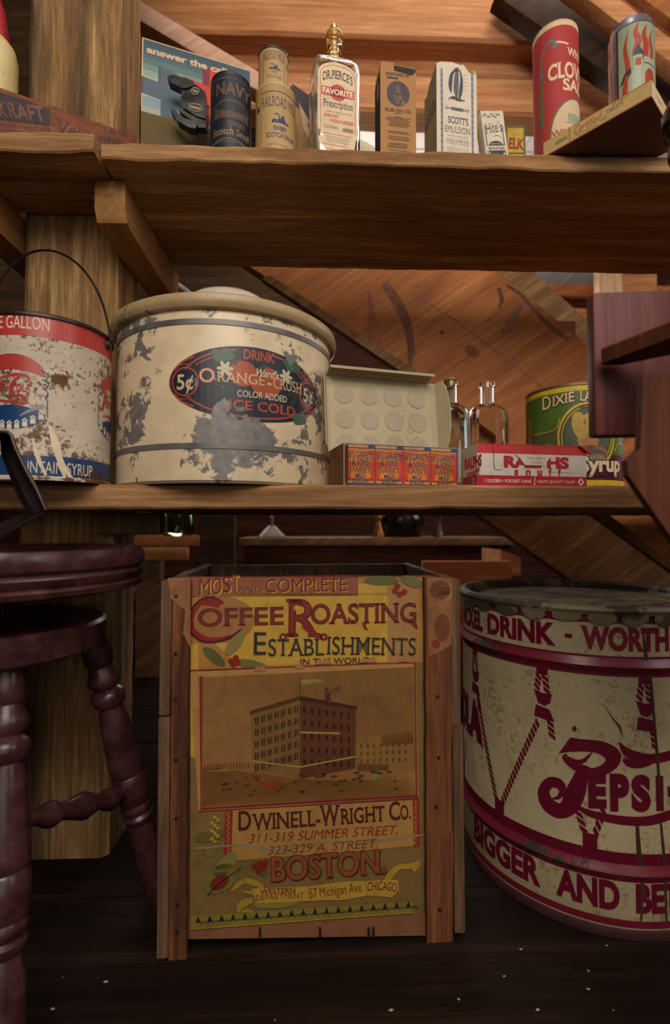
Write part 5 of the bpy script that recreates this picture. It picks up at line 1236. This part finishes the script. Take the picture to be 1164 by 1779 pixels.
# white card behind
L = Vector((A(622, 250, .86).x, .86, UZ)); M = turned(L, 8); zz = A(640, 203, .86).z-UZ
bm = NB(); prism(bm, [(0, 0), (.045, 0), (.045, zz*.72), (.02, zz*.8), (0, zz*.84)], 0, .002, lambda a_, b_, d_: M @ Vector((a_, d_+b_*.12, b_)))
t = thing('white_card', 'plain cream card leaning between the medicine bottle and brown carton', 'card', L); obj('card', bm, ink('#d8cbb6', wear=.05), t)
a = Art(Plane(M @ Vector((0, 0, 0)), M.to_3x3() @ Vector((1, 0, 0)), M.to_3x3() @ Vector((0, .12, 1))));
for k in range(3): a.uvrect(.012, zz*(.5+.07*k), .035, zz*(.51+.07*k), '#9a9088')
a.build('print_lines', t)

def med_box(name, label, pxl, pxr, pyb, front, deg, depth, zt, mat, pyfar=None):
    """upright carton: lower front corners at pxl/pxr"""
    L = Vector((A(pxl, pyb, front).x, front, UZ)); r = ray(pxr, pyb); w_ = math.radians(deg)
    k = r.x/r.y; Wd = (k*L.y-L.x)/(math.cos(w_)-k*math.sin(w_))
    t = thing(name, label, 'carton', L); M = turned(L, deg); return t, M, L, Wd
# rub-on-oil
zt = A(660, 108, .742).z-UZ
t, M, L, Wd = med_box('medicine_carton', 'tall tan carton with round dark picture and torn dark top', 661, 723, 262, .742, 6, .03, zt, None)
KB = '#a5743f'
M_kraft = plain('kraft_carton', KB, .7, vary=.12, scale=18)
dd = .036; bm = NB(); carton(bm, Wd, dd, zt-.014, M, .001); obj('body', bm, M_kraft, t)
bm = NB()
def pz(pts, y0, y1, MM=M): prism(bm, pts, y0, y1, lambda a_, b_, d_: MM @ Vector((a_, d_, b_)))
pz([(0, zt-.014), (Wd, zt-.014), (Wd, zt-.005), (Wd*.98, zt-.003), (Wd*.4, zt-.001), (Wd*.36, zt+.002), (.001, zt+.002)], 0, .001)
obj('torn_edge', bm, M_kraft, t)
bm = NB(); box(bm, .0005, .0015, .001, dd, zt-.014, zt-.001, 0, M); box(bm, Wd-.0015, Wd-.0005, .001, dd, zt-.014, zt-.006, 0, M); box(bm, 0, Wd, dd-.001, dd, zt-.014, zt-.01, 0, M); obj('torn_flap', bm, M_cardboard, t)
exb = M.to_3x3() @ Vector((1, 0, 0)); eyb = M.to_3x3() @ Vector((0, 1, 0)); a = Art(Plane(L, exb)); I = '#463634'
def P(x, y): return (x*Wd, y*zt)
a.poly([P(.38, .985), P(.385, .93), P(.9, .90), P(1, .945), P(.99, .97)], '#241410', False); a.up()
a.text('ENDORSED BY', P(.16, .875), P(.84, .875), zt*.03, I, .02, .03, px=False); a.uvrect(.18*Wd, .84*zt, .5*Wd, .858*zt, I)
a.ell(.5*Wd, .685*zt, .32*Wd, .135*zt, '#4a4144', px=False); a.up()
a.ell(.5*Wd, .7*zt, .07*Wd, .035*zt, '#6f5a4a', px=False); a.ell(.5*Wd, .63*zt, .12*Wd, .06*zt, '#6a5546', px=False); a.ell(.62*Wd, .59*zt, .07*Wd, .03*zt, '#7a6450', px=False); a.pen([P(.45, .76), P(.47, .68), P(.42, .62)], .0012, '#7a6450', px=False); a.ell(.5*Wd, .75*zt, .035*Wd, .02*zt, '#6f5a4a', px=False)
a.text('RUB-ON-OIL', P(.13, .485), P(.87, .485), zt*.035, I, .01, .05, px=False)
rr = random.Random(3)
for k, y in enumerate((.47, .43, .42, .405, .39, .375, .36, .345, .33, .27, .255, .22, .2, .185, .145, .13, .115, .1, .07)):
    x0 = .14+rr.random()*.12; x1 = .86-rr.random()*.12
    if k in (0, 1): x0, x1 = .4, .6
    a.uvrect(x0*Wd, y*zt, x1*Wd, (y+.006)*zt, '#70523a')
a.build('front_print', t, wear=.1)
a = Art(Plane(M @ Vector((0, dd, 0)), -eyb)); a.uvrect(0, 0, dd, zt-.014, '#3c2620'); a.up(); a.poly([(.012, zt-.03), (.02, zt-.055), (.028, zt-.03), (.02, zt-.016)], '#a79a94', False); a.build('end_print', t)
# scott's emulsion
zt = A(758, 100, .742).z-UZ
t, M, L, Wd = med_box('medicine_carton', 'tall white carton with dark fisherman print and torn ragged top', 759, 829, 266, .744, 9, .05, zt, None)
dd = .05; WH = '#d3c7b2'
M_wh = plain('aged_white_carton', WH, .75, vary=.08, scale=14); bm = NB(); carton(bm, Wd, dd, zt*.84, M, .001); obj('body', bm, M_wh, t)
bm = NB()
pz([(0, zt*.84), (Wd, zt*.84), (Wd, zt*.93), (Wd*.93, zt*.96), (Wd*.9, zt*.91), (Wd*.8, zt*.93), (Wd*.66, zt*1.0), (Wd*.62, zt*.985), (Wd*.4, zt*1.0), (Wd*.12, zt*.985), (.0, zt*.96)], 0, .001, M)
prism(bm, [(0, zt*.84), (dd, zt*.75), (dd, zt*.84)], 0, .001, lambda a_, b_, d_: M @ Vector((d_, a_, b_)))
prism(bm, [(0, zt*.84), (dd*.8, zt*.84), (dd*.55, zt*.9), (dd*.2, zt*.94), (0, zt*.96)], 0, .001, lambda a_, b_, d_: M @ Vector((d_, a_, b_)))
prism(bm, [(0, zt*.84), (dd*.6, zt*.84), (dd*.3, zt*.93), (0, zt*.93)], 0, .001, lambda a_, b_, d_: M @ Vector((Wd-.001+d_, a_, b_)))
obj('torn_edge', bm, plain('torn_board', '#b59f7c', .85, vary=.2), t)
exb = M.to_3x3() @ Vector((1, 0, 0)); eyb = M.to_3x3() @ Vector((0, 1, 0)); a = Art(Plane(L, exb)); I = '#4b4750'; I2 = '#82828e'
a.poly([P(0, 0), P(1, 0), P(1, .92), P(.9, .9), P(.8, .92), P(.66, .99), P(.62, .975), P(.4, .99), P(.12, .975), P(0, .955)], WH, False); a.up()
for x in (.1, .86):
    a.uvrect(x*Wd, .02*zt, (x+.055)*Wd, .91*zt, I2)
a.up()
for x in (.1, .86):
    for k in range(14): a.ell((x+.027)*Wd, (.05+k*.062)*zt, .018*Wd, .008*zt, I, px=False, n=12)
a.pen([P(.5, .93), P(.38, .87), P(.34, .76), P(.36, .68)], [.002, .005, .006, .002], I, px=False); a.pen([P(.52, .95), P(.5, .86), P(.48, .72), P(.5, .64)], [.002, .007, .008, .003], '#5c5a62', px=False); a.pen([P(.58, .93), P(.62, .84), P(.6, .72), P(.56, .63)], [.002, .004, .006, .003], I, px=False)
a.pen([P(.3, .62), P(.42, .635), P(.55, .62), P(.7, .625)], [.001, .005, .004, .001], I, px=False); a.ell(.5*Wd, .925*zt, .07*Wd, .022*zt, '#7b7478', px=False)
for k in range(5): a.pen([P(.66, .88-k*.035), P(.78, .89-k*.04)], .0006, I2, px=False); a.pen([P(.3+k*.09, .6), P(.34+k*.09, .63)], .0008, I, px=False)
a.uvrect(.24*Wd, .515*zt, .78*Wd, .53*zt, I2); a.ring(.24*Wd, .522*zt, .025*Wd, .014*zt, .0008, I2, px=False); a.ring(.78*Wd, .522*zt, .025*Wd, .014*zt, .0008, I2, px=False); a.uvrect(.36*Wd, .505*zt, .66*Wd, .54*zt, '#77757c')
a.text("SCOTT'S", P(.28, .375), P(.78, .375), zt*.065, '#3f3c44', .02, .02, px=False); a.text('EMULSION', P(.2, .28), P(.82, .28), zt*.065, '#55505a', .0, .02, px=False)
a.text('COD LIVER OIL', P(.24, .185), P(.8, .185), zt*.03, '#5d5860', .0, .03, px=False); a.text('ACTIVE INGREDIENT', P(.26, .24), P(.78, .24), zt*.014, '#77757c', .0, px=False); a.text('THE NATURAL SOURCE OF VITAMINS', P(.24, .165), P(.8, .165), zt*.01, '#77757c', .0, px=False)
for k in range(10): a.uvrect(.24*Wd, (.03+k*.011)*zt, .78*Wd, (.033+k*.011)*zt, '#b0a69a')
a.build('front_print', t, wear=.08)
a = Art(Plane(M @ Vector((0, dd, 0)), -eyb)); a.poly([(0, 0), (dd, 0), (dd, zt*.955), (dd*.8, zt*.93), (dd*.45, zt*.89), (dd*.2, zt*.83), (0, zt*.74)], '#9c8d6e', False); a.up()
a.text("SCOTT'S", (dd*.2, zt*.55), (dd*.85, zt*.6), zt*.045, '#3d3630', .02, .02, px=False); a.text('EMULSION', (dd*.12, zt*.48), (dd*.95, zt*.53), zt*.045, '#3d3630', .02, .02, px=False)
a.build('end_print', t, wear=.12)
# hite's carton, leaning
Lh = Vector((A(846, 268, .752).x, .752, UZ+.0003)); t = thing('flavour_carton', 'small leaning cream carton with dark banana flavour print', 'carton', Lh)
M = Matrix.Translation(Lh) @ Matrix.Rotation(math.radians(6), 4, 'Z') @ Matrix.Rotation(math.radians(-7), 4, 'Y'); Wd = .0375; zt = .083; dd = .02
bm = NB(); box(bm, 0, Wd, 0, dd, 0, zt, .0005, M); obj('body', bm, M_wh, t)
R3 = M.to_3x3(); a = Art(Plane(Lh, R3 @ Vector((1, 0, 0)), R3 @ Vector((0, 0, 1)))); a.uvrect(.0005, .0005, Wd-.0005, zt-.0005, '#cdc2ab'); a.up()
a.uvrect(.003, .001, .0048, zt*.72, '#5a5c5e'); a.uvrect(Wd-.0058, .001, Wd-.004, zt*.72, '#5a5c5e')
for k in range(9): a.ell(.004+k*.0032, zt*(.9+.03*math.sin(k*1.9)), .0022, .0016, '#7e7a74', n=10, px=False)
a.text("Hite's", P(.15, .55), P(.85, .6), zt*.2, '#3b3a3c', .0, .0, px=False, shear=.15); a.pen([P(.4, .5), P(.62, .52), P(.8, .48)], [.0003, .001, .0003], '#3b3a3c', px=False); a.ell(.5*Wd, zt*.27, Wd*.37, zt*.15, '#3f4042', px=False); a.up()
a.uvrect(.06*Wd, zt*.235, .94*Wd, zt*.325, '#cfc4ae'); a.up(); a.text('BANANA', P(.15, .25), P(.86, .25), zt*.05, '#3b3a3c', .02, .04, px=False); a.text('IMITATION', P(.28, .345), P(.72, .345), zt*.03, '#b5ab98', .01, px=False)
for k in range(3): a.uvrect(.2*Wd, zt*(.04+.03*k), .8*Wd, zt*(.046+.03*k), '#8d8678')
a.build('front_print', t, wear=.1)
# elk carton
t, M, L, Wd = med_box('elk_carton', 'small yellow and green elk carton behind the leaning cream one', 879, 913, 268, .80, -2, .03, 0, None); zt = A(890, 219, .8).z-UZ
bm = NB(); box(bm, 0, Wd, 0, .022, 0, zt, .0005, M); obj('body', bm, ink('#2c2a22'), t)
a = Art(Plane(L, M.to_3x3() @ Vector((1, 0, 0)))); a.uvrect(0, 0, Wd, zt, '#5a5a2c'); a.up(); a.uvrect(.003, .03, Wd-.003, zt-.004, '#b4922c'); a.uvrect(.003, .004, Wd-.003, .028, '#7a6a4a'); a.up(); a.uvrect(.003, zt*.52, Wd-.003, zt*.545, '#3f4a30'); a.text('ELK', (.004, zt*.62), (Wd-.003, zt*.6), zt*.17, '#8a2a24', .04, .06, px=False)
a.build('front_print', t)

# clover salt can
zs_top = None; fr = .88
zt = A(985, 32, fr).z
t, c, cx, cy, R = tin('salt_can', 'tall red and cream round salt carton at the back of the upper shelf', 'can', 926, 1006, 150, fr, zt-.0, mat=plain('salt_board', '#9c7a5c', .7, vary=.1))
a = Art(c); full = PI*R*.999; cr = '#d2b892'; gn = '#58684a'; tl = '#4f7a74'; rd = '#a83434'
a.uvrect(-full, UZ+.004, full, zt-.001, cr); a.up()
h = zt-UZ; u0 = c.uv(990, 200)[0]
z_ = lambda py: c.uv(970, py)[1]
a.uvrect(-full, z_(262), full, zt-.012, rd); a.up()
ol = c.uv(995, 210)[0]
a.ell(ol+.010, z_(232), .052, (z_(172)-z_(275))/2+.012, gn, px=False); a.up(); a.ell(ol+.010, z_(232), .049, (z_(172)-z_(275))/2+.009, cr, px=False); a.up()
lt = c.uv(940, 120)[0]
a.pen([(lt+.026, z_(70)), (lt+.016, z_(66)), (lt+.006, z_(78)), (lt, z_(105)), (lt+.001, z_(122)), (lt+.006, z_(118))], [.006, .0035, .003, .003, .004, .005], tl, px=False); a.pen([(lt+.026, z_(70)), (lt+.028, z_(77)), (lt+.022, z_(80))], [.005, .005, .006], tl, px=False); a.pen([(lt+.028, z_(72)), (lt+.05, z_(78))], .004, cr, px=False)
for k in range(5): a.ell(lt+.002*math.sin(k*3.1), z_(132+k*17), .0055, .008, gn, rot=30*(-1)**k, px=False)
a.pen([(lt-.004, z_(150)), (lt-.006, z_(190)), (lt+.003, z_(206)), (lt-.004, z_(225)), (lt-.006, z_(262))], [.002, .003, .003, .0035, .005], gn, px=False); a.up()
m0 = c.uv(952, 130)[0]
a.text('CLOVER', (m0, z_(136)), (m0+.092, z_(136)), z_(110)-z_(136), '#dcc39c', .03, .06, px=False); a.text('WHITE', (c.uv(985, 100)[0], z_(97)), (c.uv(985, 100)[0]+.05, z_(97)), z_(84)-z_(97), '#dcc39c', .03, .05, px=False); a.text('SALT', (c.uv(978, 150)[0], z_(158)), (c.uv(978, 150)[0]+.062, z_(158)), z_(139)-z_(158), '#dcc39c', .03, .06, px=False)
a.uvrect(ol-.01, z_(212), ol+.03, z_(198), '#9aa08a'); a.pen([(ol-.014, z_(214)), (ol+.03, z_(216))], .002, '#8a9078', px=False); a.text('Wilson', (c.uv(957, 235)[0], z_(236)), (c.uv(957, 235)[0]+.05, z_(236)), z_(226)-z_(236), '#a03a3a', .02, .04, px=False)
a.build('paper_label', t, wear=.06)

# overhanging tablet carton and the fire can on it
p0 = A(957, 268, .752); L = Vector((.354, .73, UZ+.0005))
C1 = Vector((.439, .627, UZ+.0005)); ex = (C1-L).normalized(); L2 = L-ex*.012; Lc = (C1-L2).length; eyb = Vector((-ex.y, ex.x, 0)); wd = .128; hz = .0245
M = Matrix((ex, eyb, Vector((0, 0, 1)))).transposed().to_4x4(); M.translation = L2
t = thing('tablet_carton', 'flat cream and red tablet carton overhanging the upper shelf edge', 'carton', L2)
bm = NB(); box(bm, 0, Lc, 0, wd, 0, hz, .0006, M); obj('body', bm, plain('carton_base', '#6a4a3c', .7, vary=.2), t)
CRM = '#b79a62'
a = Art(Plane(L2, ex)); a.uvrect(0, .0005, Lc, hz-.0005, CRM); a.up(); a.uvrect(0, .0004, Lc, .0022, '#8a3a2c'); a.uvrect(.045, hz-.0016, Lc, hz-.0005, '#9a4a34'); a.up()
a.text('Certified', (.045, .009), (.082, .009), .011, '#9c4a34', .0, px=False, shear=.25); a.text('TABLETS', (.09, .012), (.112, .012), .0055, '#4a3c2c', .0, .04, px=False); a.text('ASPIRIN', (.018, .009), (.036, .009), .005, '#3c3228', .01, .04, px=False)
a.text('ACETYLSALICYLIC', (.048, .0045), (.078, .0045), .0025, '#4a3c2c', 0, px=False); a.text('USP', (.083, .006), (.09, .006), .003, '#4a3c2c', 0, px=False); a.text('100 TABLETS', (.098, .019), (.12, .019), .003, '#4a3c2c', 0, px=False)
a.pen([(.04, 0), (.039, hz)], .0012, '#7a6238', False, px=False)
a.build('side_print', t, wear=.08)
a = Art(Plane(L2+ex*Lc, eyb)); a.uvrect(0, .0005, wd, hz-.0005, '#cfb68e'); a.up(); a.uvrect(0, .0004, wd, .0022, '#9a4a3c'); a.text('12 TABLETS', (.02, .012), (.045, .012), .004, '#5a4636', 0, px=False); a.build('end_print', t, wear=.06)
zc0 = UZ+.0005+hz+.0005
cfr = None
ra = ray(1056, 100); rb = ray(1140, 100)
ccx, ccy, R = fitcyl(1056, 1138, 100, .69); cc = Vector((ccx, ccy, 0)); zt = A(1095, 18, ccy-R).z
t = thing('lighter_fluid_can', 'pale green can picturing a burning building on the tablet carton', 'can', (cc.x, cc.y, zc0))
bm = NB(); lathe(bm, [(0, zc0+.001), (R-.002, zc0+.001), (R, zc0), (R, zt-.012), (R-.003, zt-.004), (R-.003, zt), (R-.006, zt), (R-.006, zt-.003), (0, zt-.003)], 72, (cc.x, cc.y, 0)); obj('body', bm, plain('bright_tin', '#a9a6b4', .22, .9), t)
c = Cyl(cc.x, cc.y, R); a = Art(c); h = zt-zc0; P = lambda x, y: (x*R, zc0+y*h)
u0 = -.55; gr = '#8f9a80'; rd = '#a5402c'; bk = '#2f3638'
a.uvrect(u0*R, zc0+.002, 1.9*R, zt-.014, gr); a.uvrect(u0*R-.003, zc0+.002, u0*R, zt-.014, '#4a2a2c'); a.uvrect(u0*R, zt-.0155, 1.9*R, zt-.0135, '#5a2c2c'); a.up()
for (x, y0, y1, w_) in ((-.2, .28, .86, .005), (.25, .62, .9, .0065), (.62, .55, .88, .007), (.95, .5, .85, .005)):
    a.pen([P(x-.06, y0), P(x+.06, y0*.6+y1*.4), P(x-.04, y0*.3+y1*.7), P(x+.1, y1)], [w_*1.4, w_*1.3, w_, .0005], rd, px=False)
a.up()
a.poly([P(.0, .08), P(1.2, .08), P(1.2, .56), P(.55, .58), P(.5, .46), P(0, .46)], '#a3a78e', False); a.poly([P(.12, .46), P(.48, .46), P(.48, .6), P(.12, .6)], '#a3a78e', False); a.poly([P(-.45, .06), P(.0, .08), P(.0, .44), P(-.45, .3)], '#97a084', False); a.up()
a.poly([P(.05, .6), P(.56, .6), P(.3, .7)], bk, False); a.uvrect(.18*R, zc0+.5*h, .42*R, zc0+.57*h, rd); a.ell(.85*R, zc0+.38*h, .26*R, .09*h, rd, 0, 180, px=False); a.uvrect(.59*R, zc0+.28*h, 1.11*R, zc0+.38*h, rd); a.uvrect(.55*R, zc0+.2*h, 1.2*R, zc0+.22*h, bk); a.uvrect(.6*R, zc0+.08*h, 1.15*R, zc0+.19*h, bk); a.uvrect(-.35*R, zc0+.1*h, -.12*R, zc0+.26*h, '#3c463e'); a.poly([P(-.5, .36), P(0, .44), P(0, .5), P(-.3, .46)], bk, False); a.pen([P(.55, .52), P(1.2, .5)], .0015, bk, px=False); a.up()
a.ell(.85*R, zc0+.11*h, .12*R, .05*h, rd, px=False); a.pen([P(-.25, .1), P(-.28, .3), P(-.18, .44)], [.003, .007, .004], rd, px=False)
a.build('lithograph', t, rough=.3, wear=.06)

bm = NB(); rr = random.Random(21)
for k in range(70):
    x = -.45+rr.random()*.9; y = .38+rr.random()*.32; z = .0012; r_ = .0006+rr.random()*.0013
    if -.23 < x < .21 and y > .64: continue
    if (x-.452)**2+(y-.862)**2 < .2**2: continue
    w = rr.random()*PI; v = [bm.verts.new((x+r_*math.cos(w+q)*(1+(i_ % 2)), y+r_*math.sin(w+q), z+(.0004 if i_ == 0 else 0))) for i_, q in enumerate((0, 1.6, 3.1, 4.7))]; tp = bm.verts.new((x, y, z+r_*.7))
    bm.faces.new(v)
    for i_ in range(4): bm.faces.new((v[i_], v[(i_+1) % 4], tp))
o = obj('floor_crumbs', bm, ink('#a89c90')); o['label'] = 'tiny pale crumbs scattered over the dark floor before the crate'; o['category'] = 'crumbs'; o['kind'] = 'stuff'
